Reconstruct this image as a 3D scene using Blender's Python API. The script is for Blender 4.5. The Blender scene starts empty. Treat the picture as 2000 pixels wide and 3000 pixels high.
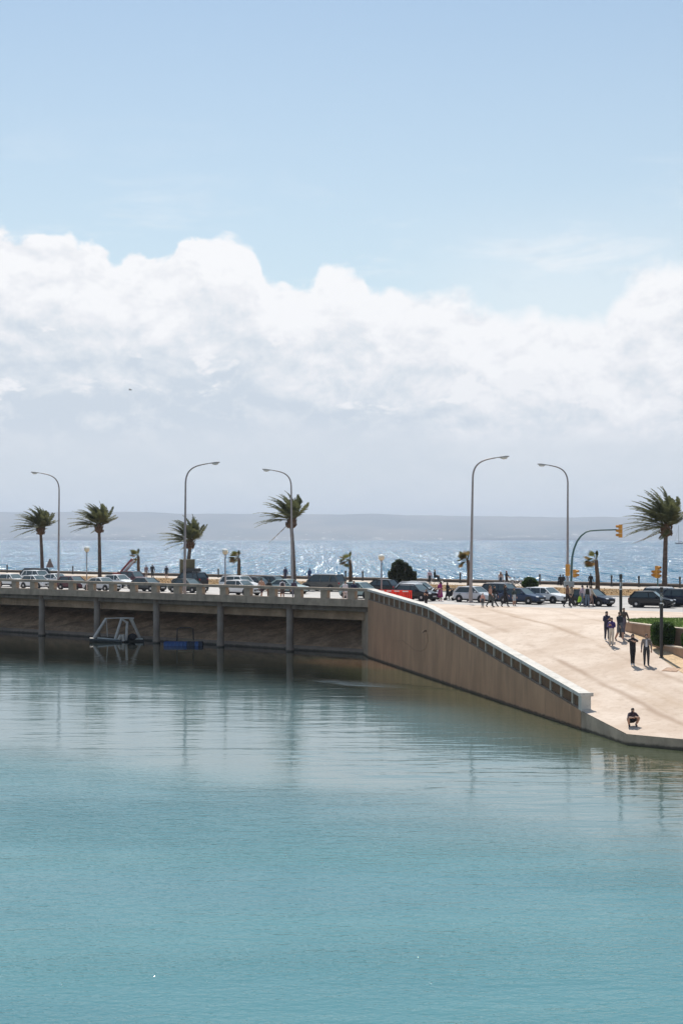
import bpy, bmesh, math, random
from mathutils import Vector, Matrix
rad = math.radians
sc = bpy.context.scene
col = sc.collection
random.seed(7)

# ------------------------------------------------------------------ camera
H = 9.1                      # eye height above the lake (z = 0)
cam_d = bpy.data.cameras.new('camera'); cam = bpy.data.objects.new('camera', cam_d); col.objects.link(cam)
cam.location = (0, 0, H); cam.rotation_euler = (rad(90), 0, 0)
cam_d.sensor_fit = 'VERTICAL'; cam_d.sensor_height = 36; cam_d.lens = 48
cam_d.shift_y = 80 / 3000; cam_d.clip_start = 0.5; cam_d.clip_end = 60000
sc.camera = cam

# ------------------------------------------------------------------ sun, sky, exposure
SUN_EL, SUN_AZ = 58.0, -7.0          # degrees; azimuth from +Y towards +X
sv = Vector((math.sin(rad(SUN_AZ)) * math.cos(rad(SUN_EL)), math.cos(rad(SUN_AZ)) * math.cos(rad(SUN_EL)), math.sin(rad(SUN_EL))))
sl = bpy.data.lights.new('sun', 'SUN'); sl.energy = 4.2; sl.angle = rad(0.53); sl.color = (1.0, 0.95, 0.87)
so = bpy.data.objects.new('sun', sl); col.objects.link(so)
so.rotation_euler = sv.to_track_quat('Z', 'Y').to_euler(); so.location = (0, 0, 80)
sc.view_settings.view_transform = 'Standard'; sc.view_settings.look = 'None'
sc.view_settings.exposure = 0.22; sc.view_settings.gamma = 1.0; sc.view_settings.use_curve_mapping = False
sc.cycles.use_denoising = True
sc.cycles.max_bounces = 8; sc.cycles.transparent_max_bounces = 12
sc.cycles.sample_clamp_direct = 0; sc.cycles.sample_clamp_indirect = 8
sc.cycles.caustics_reflective = False; sc.cycles.caustics_refractive = False

class NT:
    """small helper round a node tree"""
    def __init__(s, nt): s.t = nt; s.n = nt.nodes; s.l = nt.links
    def node(s, ty, **kw):
        n = s.n.new(ty)
        for k, v in kw.items(): setattr(n, k, v)
        return n
    def put(s, v, inp):
        if v is None: return
        if hasattr(v, 'is_output'): s.l.new(v, inp)
        else:
            try: inp.default_value = v
            except Exception: inp.default_value = (v[0], v[1], v[2], 1.0)
    def m(s, op, a, b=None, c=None, clamp=False):
        n = s.node('ShaderNodeMath', operation=op, use_clamp=clamp)
        s.put(a, n.inputs[0]); s.put(b, n.inputs[1]); s.put(c, n.inputs[2])
        return n.outputs[0]
    def vm(s, op, a, b=None, sc_=None):
        n = s.node('ShaderNodeVectorMath', operation=op)
        s.put(a, n.inputs[0]); s.put(b, n.inputs[1])
        if sc_ is not None: s.put(sc_, n.inputs['Scale'])
        return n.outputs['Value'] if op in ('DOT_PRODUCT', 'LENGTH') else n.outputs[0]
    def rng(s, v, a, b, c=0.0, d=1.0, smooth=True):
        n = s.node('ShaderNodeMapRange', interpolation_type='SMOOTHSTEP' if smooth else 'LINEAR')
        for i, x in enumerate((v, a, b, c, d)): s.put(x, n.inputs[i])
        return n.outputs[0]
    def noise(s, vec, scale, detail=3, rough=0.55, dist=0.0, out=0, dim='3D'):
        n = s.node('ShaderNodeTexNoise', noise_dimensions=dim)
        s.put(vec, n.inputs['Vector']); s.put(scale, n.inputs['Scale']); n.inputs['Detail'].default_value = detail
        n.inputs['Roughness'].default_value = rough; n.inputs['Distortion'].default_value = dist
        return n.outputs[out]
    def mix(s, f, a, b, blend='MIX'):
        n = s.node('ShaderNodeMix', data_type='RGBA', blend_type=blend)
        s.put(f, n.inputs[0]); s.put(a, n.inputs[6]); s.put(b, n.inputs[7])
        return n.outputs[2]
    def ramp(s, f, stops):
        n = s.node('ShaderNodeValToRGB'); e = n.color_ramp.elements
        while len(e) < len(stops): e.new(0.5)
        for el, (p, c) in zip(e, stops): el.position = p; el.color = (c[0], c[1], c[2], 1)
        s.put(f, n.inputs[0]); return n.outputs[0]
    def comb(s, x, y, z):
        n = s.node('ShaderNodeCombineXYZ'); s.put(x, n.inputs[0]); s.put(y, n.inputs[1]); s.put(z, n.inputs[2]); return n.outputs[0]
    def sep(s, v):
        n = s.node('ShaderNodeSeparateXYZ'); s.put(v, n.inputs[0]); return n.outputs
    def mapv(s, v, scale=(1, 1, 1), rot=(0, 0, 0), loc=(0, 0, 0)):
        n = s.node('ShaderNodeMapping'); s.put(v, n.inputs[0]); n.inputs[1].default_value = loc
        n.inputs[2].default_value = rot; n.inputs[3].default_value = scale; return n.outputs[0]

def sr(r, g, b):              # sRGB 0..255 -> linear
    f = lambda c: (c / 255 / 12.92) if c / 255 <= 0.04045 else ((c / 255 + 0.055) / 1.055) ** 2.4
    return (f(r), f(g), f(b), 1.0)

world = bpy.data.worlds.new('World'); sc.world = world; world.use_nodes = True
def build_world():
    w = NT(world.node_tree); w.n.clear()
    sky = w.node('ShaderNodeTexSky', sky_type='NISHITA', sun_disc=False)
    sky.sun_elevation = rad(SUN_EL); sky.sun_rotation = rad(SUN_AZ); sky.air_density = 1.0; sky.dust_density = 0.7; sky.ozone_density = 2.2; sky.altitude = 10
    bg = w.node('ShaderNodeBackground'); SKY = 0.1; bg.inputs[1].default_value = SKY
    E = 2 ** sc.view_settings.exposure
    d = w.node('ShaderNodeTexCoord').outputs['Generated']
    x, y, z = w.sep(d)
    air = w.m('MULTIPLY', w.rng(z, 0.37, 0.14, 0.15, 0.6, False), w.rng(z, 0.75, 0.37))      # the sky pales towards the horizon all round
    w.put(w.mix(air, w.vm('MULTIPLY', sky.outputs[0], (0.97, 1.06, 1.0)), tuple(q / E / SKY for q in (0.79, 0.885, 0.885)) + (1,)), bg.inputs[0])
    az = w.m('ARCTAN2', x, y)
    el = w.m('ARCSINE', z)
    t = w.m('PINGPONG', w.m('ADD', w.m('DIVIDE', az, 0.48995), 0.5 + 20), 1.0)     # 0..1 over the frame, mirrored on and on
    fc = w.node('ShaderNodeFloatCurve'); w.put(t, fc.inputs['Value'])
    pts = [(0, 694), (90, 712), (190, 714), (235, 738), (275, 728), (332, 764), (385, 716), (440, 768), (485, 765), (530, 712), (645, 680), (718, 708), (757, 765), (775, 800),
           (830, 822), (905, 822), (945, 782), (1010, 776), (1065, 806), (1090, 848), (1172, 822), (1215, 835), (1350, 850), (1446, 884), (1529, 888), (1568, 872), (1606, 900), (1760, 905),
           (1800, 860), (1867, 797), (1944, 776), (2000, 768)]
    cv = fc.mapping.curves[0]; fc.mapping.use_clip = True
    P = [(p / 2000, (1580 - q) / 4000 * 4) for p, q in pts]            # curve value = elevation * 4
    cv.points[0].location = P[0]; cv.points[1].location = P[-1]
    for p in P[1:-1]: cv.points.new(*p)
    fc.mapping.update()
    top = w.m('DIVIDE', fc.outputs[0], 4.0)
    dv = w.mapv(d, scale=(1, 1, 1.35))
    n1 = w.noise(dv, 24, 7, 0.62, 0.25)
    n1u = w.noise(w.vm('ADD', dv, (0.003, 0.0, 0.013)), 24, 7, 0.62, 0.25)
    n0 = w.noise(dv, 7.5, 3, 0.5)
    n2 = w.noise(w.mapv(d, scale=(1, 1, 2.2), loc=(3.1, 1.7, 0.4)), 15, 6, 0.6, 0.3)
    n2u = w.noise(w.vm('ADD', w.mapv(d, scale=(1, 1, 2.2), loc=(3.1, 1.7, 0.4)), (0.003, 0, 0.016)), 15, 6, 0.6, 0.3)
    vo = w.node('ShaderNodeTexVoronoi', feature='SMOOTH_F1'); w.put(w.vm('ADD', dv, w.vm('SCALE', w.vm('SUBTRACT', w.noise(dv, 30, 2, 0.5, 0, 1), (0.5, 0.5, 0.5)), None, 0.03)), vo.inputs['Vector']); vo.inputs['Scale'].default_value = 38
    bil = w.m('SUBTRACT', 0.45, vo.outputs['Distance'])
    edge = w.m('ADD', w.m('MULTIPLY', w.m('SUBTRACT', n1, 0.5), 0.034), w.m('MULTIPLY', bil, 0.014))
    right = w.rng(t, 0.53, 0.72)
    depth = w.m('ADD', w.m('SUBTRACT', top, el), w.m('ADD', w.m('SUBTRACT', edge, 0.003), w.m('MULTIPLY', right, 0.006)))                 # > 0 inside the cloud bank
    soft = w.m('ADD', 0.006, w.m('MULTIPLY', right, 0.018))
    mask = w.rng(depth, -0.001, soft)
    lit = w.m('MULTIPLY', w.m('SUBTRACT', n1, n1u), 2.2)               # edges that face up are bright
    lit2 = w.m('MULTIPLY', w.m('SUBTRACT', n2, n2u), 1.2)
    crown = w.rng(depth, 0.075, 0.0)
    grey = w.m('MULTIPLY', w.rng(w.m('ADD', depth, w.m('MULTIPLY', w.m('SUBTRACT', n0, 0.5), 0.10)), 0.03, 0.125), w.m('SUBTRACT', 1.0, w.m('MULTIPLY', right, 0.75)))
    body = w.m('ADD', w.m('ADD', w.m('MULTIPLY', crown, 0.34), w.m('ADD', lit, lit2)), w.m('MULTIPLY', w.m('SUBTRACT', n0, 0.5), 0.7))
    body = w.m('SUBTRACT', w.m('ADD', body, w.m('MULTIPLY', right, 0.08)), w.m('MULTIPLY', grey, 0.62))
    body = w.m('ADD', body, 0.68, clamp=True)
    puff = w.m('MULTIPLY', w.rng(n2, 0.55, 0.64), w.rng(el, 0.072, 0.1)) # small bright clouds before the grey
    body = w.m('MAXIMUM', body, w.m('MULTIPLY', puff, 0.85))
    k = lambda c: tuple(v / E for v in c[:3]) + (1,)
    cc = w.ramp(body, [(0.0, k(sr(209, 219, 229))), (0.35, k(sr(226, 232, 238))), (0.7, k(sr(243, 244, 247))), (1.0, k(sr(254, 254, 255)))])
    low = w.rng(w.m('ADD', el, w.m('MULTIPLY', w.m('SUBTRACT', n0, 0.5), 0.03)), 0.088, 0.066)
    hor = w.ramp(w.rng(el, 0.0, 0.09, smooth=False), [(0, k(sr(220, 227, 230))), (0.5, k(sr(221, 228, 233))), (1, k(sr(219, 226, 234)))])
    cc = w.mix(w.m('MULTIPLY', low, 0.8), cc, hor)
    bc = w.node('ShaderNodeBackground'); w.l.new(cc, bc.inputs[0]); bc.inputs[1].default_value = 1.0
    # thin veil above the right of the bank
    veil = w.m('MULTIPLY', w.rng(w.noise(w.mapv(d, scale=(1, 1, 4)), 9, 6, 0.6, 0.4), 0.52, 0.8), w.rng(el, 0.32, 0.16))
    veil = w.m('ADD', veil, w.m('MULTIPLY', w.rng(t, 0.5, 0.8), w.m('MULTIPLY', w.rng(el, 0.26, 0.17), 0.55)), clamp=True)
    mask = w.m('MAXIMUM', mask, w.m('MULTIPLY', veil, 0.55))
    ms = w.node('ShaderNodeMixShader'); w.put(mask, ms.inputs[0]); w.l.new(bg.outputs[0], ms.inputs[1]); w.l.new(bc.outputs[0], ms.inputs[2])
    o = w.node('ShaderNodeOutputWorld'); w.l.new(ms.outputs[0], o.inputs[0])
build_world()

# ------------------------------------------------------------------ the lay of the land
A = rad(37.1)
DV = Vector((math.cos(A), -math.sin(A), 0)); NU = Vector((math.sin(A), math.cos(A), 0))     # along the bridge / across it
CU, SU = NU.x, NU.y
def uv2p(u, v, z=0.0): p = NU * u + DV * v; return Vector((p.x, p.y, z))
def p2uv(p): return p.x * NU.x + p.y * NU.y, p.x * DV.x + p.y * DV.y
PROF = [(40, 0.46), (55.6, 0.46), (59, 0.9), (62, 1.43), (67, 2.36), (72, 3.27), (74, 3.58), (76, 3.78), (79, 3.95), (84, 4.2), (88, 4.1), (91.5, 3.92), (400, 3.9)]
def gz(u):
    for (a, za), (b, zb) in zip(PROF, PROF[1:]):
        if u <= b: return za + (zb - za) * (u - a) / (b - a)
    return 3.9
def ray(px, py): return Vector(((px - 1000) / 4000, 1.0, -(py - 1580) / 4000))
def hit(px, py):               # photo pixel -> point of the ground
    r = ray(px, py); a = 45.0
    while a < 400:
        p = r * a
        if H + p.z <= gz(p2uv(p)[0]): break
        a += 0.05
    return Vector((p.x, p.y, gz(p2uv(p)[0])))
def at_u(px, u, z=None):       # the point of column px at distance u across the road
    k = (px - 1000) / 4000; Y = u / (CU * k + SU)
    return Vector((k * Y, Y, gz(u) if z is None else z))
def at_y(px, py, Y): r = ray(px, py); return Vector((r.x * Y, Y, H + r.z * Y))
def wall_y(u): return (u - CU * 26.78) / (SU - CU * 0.235)
def wall_p(u, z=0.0): Y = wall_y(u); return Vector((26.78 - 0.235 * Y, Y, z))
WD = Vector((0.235, -1, 0)).normalized(); WN = Vector((-1, -0.235, 0)).normalized()         # along the ramp wall / out to the water
U0, U1, U2, U3 = 85.2, 75.0, 59.0, 55.8                        # bridge corner, kink, end post, quay corner

# ------------------------------------------------------------------ materials
MATS = {}
def new_mat(name):
    m = bpy.data.materials.new(name); m.use_nodes = True
    w = NT(m.node_tree); b = w.n['Principled BSDF']; return m, w, b
TIDE = ('brown_render', 'quay_concrete', 'pillar_concrete', 'grey_concrete')
def mat(name, c, rough=0.6, var=0.12, scale=3.0, bump=0.0, bscale=None, metal=0.0, stretch=(1, 1, 1), spec=0.5, streak=None, coat=0.0):
    if name in MATS: return MATS[name]
    m, w, b = new_mat(name)
    co = w.node('ShaderNodeTexCoord').outputs['Object']; v = w.mapv(co, scale=stretch)
    n = w.noise(v, scale, 6, 0.62)
    f = w.rng(n, 0.3, 0.7, 1 - var, 1 + var)
    c3 = tuple(c[:3])
    cc = w.vm('SCALE', c3, None, f)
    if streak:                      # (colour, scale, stretch, amount): stains of their own
        s = w.rng(w.noise(w.mapv(co, scale=streak[2], loc=(5, 3, 1)), streak[1], 7, 0.65), 0.48, 0.68)
        cc = w.mix(w.m('MULTIPLY', s, streak[3]), cc, streak[0])
    if name in TIDE:                # weed and slime at the waterline
        wz = w.sep(w.node('ShaderNodeNewGeometry').outputs['Position'])
        td = w.rng(w.m('ADD', wz[2], w.m('MULTIPLY', w.m('SUBTRACT', w.noise(w.mapv(co, scale=(1, 1, 0.4)), 3.0, 5, 0.65), 0.5), 0.2)), 0.19, 0.05)
        cc = w.mix(w.m('MULTIPLY', td, 0.85), cc, (0.035, 0.033, 0.022, 1))
    w.put(cc, b.inputs['Base Color']); b.inputs['Roughness'].default_value = rough; b.inputs['Metallic'].default_value = metal
    b.inputs['Specular IOR Level'].default_value = spec; b.inputs['Coat Weight'].default_value = coat
    if bump:
        bn = w.node('ShaderNodeBump'); bn.inputs['Strength'].default_value = bump; bn.inputs['Distance'].default_value = 0.02
        w.put(w.noise(v, bscale or scale * 4, 6, 0.65), bn.inputs['Height']); w.l.new(bn.outputs[0], b.inputs['Normal'])
    MATS[name] = m; return m

M_CONC = mat('grey_concrete', (0.40, 0.315, 0.235), 0.8, 0.18, 1.3, 0.3, 14, streak=((0.22, 0.175, 0.14), 2.2, (1, 1, 0.12), 0.55))
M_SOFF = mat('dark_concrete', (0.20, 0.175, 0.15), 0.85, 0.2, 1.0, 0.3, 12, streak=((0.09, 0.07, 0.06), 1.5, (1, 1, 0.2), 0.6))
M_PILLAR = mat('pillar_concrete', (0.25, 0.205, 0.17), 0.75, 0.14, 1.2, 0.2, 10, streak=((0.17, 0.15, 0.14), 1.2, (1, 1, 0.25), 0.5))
M_BAL = mat('baluster_stone', (0.44, 0.385, 0.32), 0.8, 0.12, 2, 0.2, 12)
M_CAP = mat('pale_coping_stone', (0.60, 0.565, 0.51), 0.75, 0.1, 1.5, 0.2, 16, streak=((0.36, 0.33, 0.29), 3.0, (1, 1, 1), 0.5))
M_PANEL = mat('ochre_panel', (0.17, 0.092, 0.045), 0.85, 0.2, 2.0, 0.2, 10, streak=((0.12, 0.08, 0.05), 2.0, (1, 1, 0.3), 0.5))
M_RAMPW = mat('brown_render', (0.44, 0.26, 0.155), 0.88, 0.16, 0.7, 0.35, 10, stretch=(1, 1, 0.3), streak=((0.29, 0.18, 0.11), 2.2, (1, 1, 0.14), 0.5))
M_QUAY = mat('quay_concrete', (0.46, 0.37, 0.28), 0.85, 0.2, 0.9, 0.3, 9, streak=((0.2, 0.15, 0.11), 1.0, (1, 1, 0.3), 0.5))

# ------------------------------------------------------------------ mesh helpers
class MB:
    def __init__(s): s.v = []; s.f = []; s.mi = []; s.cur = 0
    def add(s, vs, fs):
        o = len(s.v); s.v += [tuple(v) for v in vs]; s.f += [tuple(i + o for i in f) for f in fs]; s.mi += [s.cur] * len(fs); return s
    def box(s, c, size, M=None):
        x, y, z = (q / 2 for q in size)
        vs = [Vector((a, b, d)) for a in (-x, x) for b in (-y, y) for d in (-z, z)]
        c = Vector(c); vs = [(M @ v if M else v) + c for v in vs]
        return s.add(vs, [(0, 1, 3, 2), (4, 6, 7, 5), (0, 4, 5, 1), (2, 3, 7, 6), (0, 2, 6, 4), (1, 5, 7, 3)])
    def hexa(s, q):            # 8 corners: bottom ring of four, top ring of four
        return s.add(q, [(3, 2, 1, 0), (4, 5, 6, 7), (0, 1, 5, 4), (1, 2, 6, 5), (2, 3, 7, 6), (3, 0, 4, 7)])
    def prism(s, poly, z0, z1):
        n = len(poly); vs = [(p[0], p[1], z0) for p in poly] + [(p[0], p[1], z1) for p in poly]
        return s.add(vs, [tuple(range(n - 1, -1, -1)), tuple(range(n, 2 * n))] + [(i, (i + 1) % n, n + (i + 1) % n, n + i) for i in range(n)])
    def tube(s, path, r, n=8, caps=True):
        path = [Vector(p) for p in path]; r = r if isinstance(r, (list, tuple)) else [r] * len(path)
        vs = []; up = None
        for i, p in enumerate(path):
            t = (path[min(i + 1, len(path) - 1)] - path[max(i - 1, 0)]).normalized()
            if up is None: up = Vector((0, 0, 1)) if abs(t.z) < 0.9 else Vector((1, 0, 0))
            a = t.cross(up).normalized(); b = a.cross(t).normalized(); up = b
            for j in range(n):
                q = 2 * math.pi * j / n; vs.append(p + (a * math.cos(q) + b * math.sin(q)) * r[i])
        fs = [(i * n + j, i * n + (j + 1) % n, (i + 1) * n + (j + 1) % n, (i + 1) * n + j) for i in range(len(path) - 1) for j in range(n)]
        if caps: fs += [tuple(range(n - 1, -1, -1)), tuple((len(path) - 1) * n + j for j in range(n))]
        return s.add(vs, fs)
    def lathe(s, c, prof, n=12):
        c = Vector(c); vs = [c + Vector((r * math.cos(2 * math.pi * j / n), r * math.sin(2 * math.pi * j / n), z)) for r, z in prof for j in range(n)]
        m = len(prof); fs = [(i * n + j, i * n + (j + 1) % n, (i + 1) * n + (j + 1) % n, (i + 1) * n + j) for i in range(m - 1) for j in range(n)]
        return s.add(vs, fs + [tuple(range(n - 1, -1, -1)), tuple((m - 1) * n + j for j in range(n))])
    def ball(s, c, r, n=10, m=7):
        r = r if isinstance(r, (list, tuple)) else (r, r, r); c = Vector(c)
        prof = [(math.sin(math.pi * (i + 0.02) / (m - 1 + 0.04)), -math.cos(math.pi * (i + 0.02) / (m - 1 + 0.04))) for i in range(m)]
        vs = [c + Vector((a * math.cos(2 * math.pi * j / n) * r[0], a * math.sin(2 * math.pi * j / n) * r[1], z * r[2])) for a, z in prof for j in range(n)]
        fs = [(i * n + j, i * n + (j + 1) % n, (i + 1) * n + (j + 1) % n, (i + 1) * n + j) for i in range(m - 1) for j in range(n)]
        return s.add(vs, fs + [tuple(range(n - 1, -1, -1)), tuple((m - 1) * n + j for j in range(n))])
    def mesh(s, name, mats, smooth=False):
        me = bpy.data.meshes.new(name); me.from_pydata(s.v, [], s.f)
        for m in (mats if isinstance(mats, (list, tuple)) else [mats]): me.materials.append(m)
        if any(s.mi): me.polygons.foreach_set('material_index', s.mi)
        if smooth: me.shade_smooth() if hasattr(me, 'shade_smooth') else me.polygons.foreach_set('use_smooth', [True] * len(s.f))
        me.validate(); me.update(); return me
    def build(s, name, mats, parent=None, smooth=False, loc=None):
        return link(name, s.mesh(name, mats, smooth), parent, loc)
def link(name, data, parent=None, loc=None, rz=None):
    o = bpy.data.objects.new(name, data); col.objects.link(o)
    if parent: o.parent = parent
    if loc is not None: o.location = loc
    if rz is not None: o.rotation_euler = (0, 0, rz)
    return o
def tag(o, label=None, cat=None, group=None, kind=None):
    if label: o['label'] = label
    if cat: o['category'] = cat
    if group: o['group'] = group
    if kind: o['kind'] = kind
    return o
def thing(name, loc, label, cat, group=None, rz=0.0):
    o = bpy.data.objects.new(name, None); col.objects.link(o); o.location = loc; o.rotation_euler = (0, 0, rz)
    o.empty_display_size = 0.3
    return tag(o, label, cat, group, 'thing')
def autosmooth(o, ang=40):
    me = o.data; me.polygons.foreach_set('use_smooth', [True] * len(me.polygons))
    try: me.set_sharp_from_angle(angle=rad(ang))
    except Exception: pass
    return o

# ------------------------------------------------------------------ water
def lake_material():
    m, w, b = new_mat('lake_water')
    pos = w.node('ShaderNodeNewGeometry').outputs['Position']
    x, y, z = w.sep(pos)
    u = w.m('ADD', w.m('MULTIPLY', x, CU), w.m('MULTIPLY', y, SU))
    big = w.noise(w.mapv(pos, scale=(0.5, 1, 1)), 0.06, 3, 0.5)
    ue = w.m('ADD', u, w.m('MULTIPLY', w.m('SUBTRACT', big, 0.5), 14))
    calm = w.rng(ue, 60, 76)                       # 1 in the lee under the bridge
    wind = w.rng(ue, 43, 32)                       # 1 where the breeze ruffles the near water
    # shallow sand bar against the ramp wall
    p0 = wall_p(81.5)
    q = w.vm('SUBTRACT', pos, (p0.x - 1.0, p0.y, 0))
    a_ = w.vm('DOT_PRODUCT', q, tuple(DV)); b_ = w.vm('DOT_PRODUCT', q, tuple(NU))
    el = w.m('SQRT', w.m('ADD', w.m('POWER', w.m('DIVIDE', a_, 7.5), 2), w.m('POWER', w.m('DIVIDE', b_, 4.0), 2)))
    bar = w.rng(w.m('ADD', el, w.m('MULTIPLY', w.m('SUBTRACT', w.noise(pos, 0.5, 4), 0.5), 0.8)), 1.05, 0.45)
    dist = w.vm('DOT_PRODUCT', w.vm('SUBTRACT', pos, tuple(wall_p(70))), tuple(WN))
    near = w.rng(dist, 7.5, 0.5)                     # greener along the wall
    v1 = w.noise(w.mapv(pos, scale=(0.3, 1, 1)), 0.12, 4, 0.55)
    c = w.mix(w.rng(v1, 0.3, 0.7), (0.066, 0.188, 0.214), (0.084, 0.222, 0.24))
    c = w.mix(w.rng(ue, 31, 43), c, (0.10, 0.172, 0.182))  # pale middle water: sky reflection put into the body colour
    c = w.mix(w.rng(ue, 57, 70), c, (0.016, 0.019, 0.015))  # dark reflection of the bridge painted into the water colour
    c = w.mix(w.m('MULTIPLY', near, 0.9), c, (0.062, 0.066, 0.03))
    c = w.mix(w.m('MULTIPLY', bar, 0.85), c, (0.10, 0.062, 0.036))
    w.put(c, b.inputs['Base Color']); b.inputs['IOR'].default_value = 1.33
    b.inputs['Roughness'].default_value = 0.04
    rot = (0, 0, rad(-14))
    h1 = w.noise(w.mapv(pos, scale=(0.5, 1.5, 1), rot=rot), 1.5, 3, 0.6, 0.3)
    h2 = w.noise(w.mapv(pos, scale=(0.8, 1.3, 1), rot=(0, 0, rad(16))), 8.0, 3, 0.6, 0.2)
    hb = w.noise(w.mapv(pos, scale=(0.4, 1.2, 1), rot=rot), 0.33, 2, 0.5)
    patch = w.rng(w.noise(w.mapv(pos, scale=(0.35, 1, 1)), 0.16, 4, 0.6), 0.35, 0.65, 0.7, 1.3)
    h3 = w.noise(w.mapv(pos, scale=(0.75, 1.2, 1), rot=(0, 0, rad(-30))), 3.6, 2, 0.6, 0.2)
    hh = w.m('ADD', w.m('ADD', w.m('MULTIPLY', h1, 0.05), w.m('MULTIPLY', h3, 0.04)), w.m('ADD', w.m('MULTIPLY', h2, 0.026), w.m('MULTIPLY', hb, 0.03)))
    amp = w.m('ADD', w.m('MULTIPLY', w.m('SUBTRACT', 1.0, calm), 0.04), 0.016)
    amp = w.m('MULTIPLY', w.m('ADD', amp, w.m('MULTIPLY', wind, 0.55)), patch)
    hc = w.noise(w.mapv(pos, scale=(0.26, 1.15, 1), rot=(0, 0, rad(4))), 0.85, 2.5, 0.6, 0.4)
    ripple = w.m('MULTIPLY', w.rng(w.m('ADD', u, w.m('MULTIPLY', w.m('SUBTRACT', big, 0.5), 10)), 82, 62, 0.12, 1.0), 0.028)
    ripple = w.m('MULTIPLY', w.m('MULTIPLY', ripple, patch), w.m('SUBTRACT', 1.0, w.m('MULTIPLY', wind, 0.55)))
    swell = w.m('MULTIPLY', hc, ripple)
    q2 = w.vm('SUBTRACT', pos, (2.2, 85.5, 0)); a2 = w.vm('DOT_PRODUCT', q2, tuple(DV)); b2 = w.vm('DOT_PRODUCT', q2, tuple(NU))
    gust = w.m('SQRT', w.m('ADD', w.m('POWER', w.m('DIVIDE', a2, 6.0), 2), w.m('POWER', w.m('DIVIDE', b2, 1.5), 2)))
    gust = w.rng(w.m('ADD', gust, w.m('MULTIPLY', w.m('SUBTRACT', w.noise(pos, 0.6, 4), 0.5), 1.0)), 1.1, 0.3)
    amp = w.m('ADD', amp, w.m('MULTIPLY', gust, 0.7))
    bn = w.node('ShaderNodeBump'); bn.inputs['Strength'].default_value = 1.0; bn.inputs['Distance'].default_value = 1.0
    w.put(w.m('ADD', w.m('MULTIPLY', hh, amp), swell), bn.inputs['Height']); w.l.new(bn.outputs[0], b.inputs['Normal'])
    return m
def sea_material():
    m, w, b = new_mat('sea_water')
    pos = w.node('ShaderNodeNewGeometry').outputs['Position']
    x, y, z = w.sep(pos)
    v1 = w.noise(w.mapv(pos, scale=(0.25, 1, 1)), 0.004, 4, 0.55)
    c = w.mix(w.rng(v1, 0.3, 0.7), (0.008, 0.10, 0.19), (0.013, 0.135, 0.23))
    w.put(c, b.inputs['Base Color']); b.inputs['IOR'].default_value = 1.33; b.inputs['Roughness'].default_value = 0.12
    acc = None
    for sc_, st, amt, lo in ((4.5, (1, 0.1, 1), 0.9, 1), (2.0, (1, 0.026, 1), 1.2, 3), (0.95, (1, 0.014, 1), 1.1, 7), (0.45, (1, 0.01, 1), 0.4, 9)):
        nz = w.noise(w.mapv(pos, scale=st, loc=(lo * 17, lo * 31, lo)), sc_, 1.5, 0.6, 0, 1)
        n = w.vm('SCALE', w.vm('SUBTRACT', nz, (0.5, 0.5, 0.5)), None, amt)
        acc = n if acc is None else w.vm('ADD', acc, n)
    ax, ay, azz = w.sep(acc)
    nrm = w.vm('NORMALIZE', w.comb(w.m('MULTIPLY', ax, 1.7), w.m('SUBTRACT', w.m('MULTIPLY', ay, 1.8), 0.18), 1.0))
    w.l.new(nrm, b.inputs['Normal'])
    return m

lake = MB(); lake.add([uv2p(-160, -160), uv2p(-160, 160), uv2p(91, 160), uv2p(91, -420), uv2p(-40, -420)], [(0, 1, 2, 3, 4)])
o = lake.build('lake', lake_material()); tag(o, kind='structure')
sea = MB(); a0, a1 = uv2p(139, -2500), uv2p(139, 900)
sea.add([a0, a1, (9000, 2000, 0), (14000, 13600, 0), (-14000, 13600, 0), (-9000, 2600, 0)], [(0, 1, 2, 3, 4, 5)])
o = sea.build('sea', sea_material()); tag(o, kind='structure')

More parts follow.
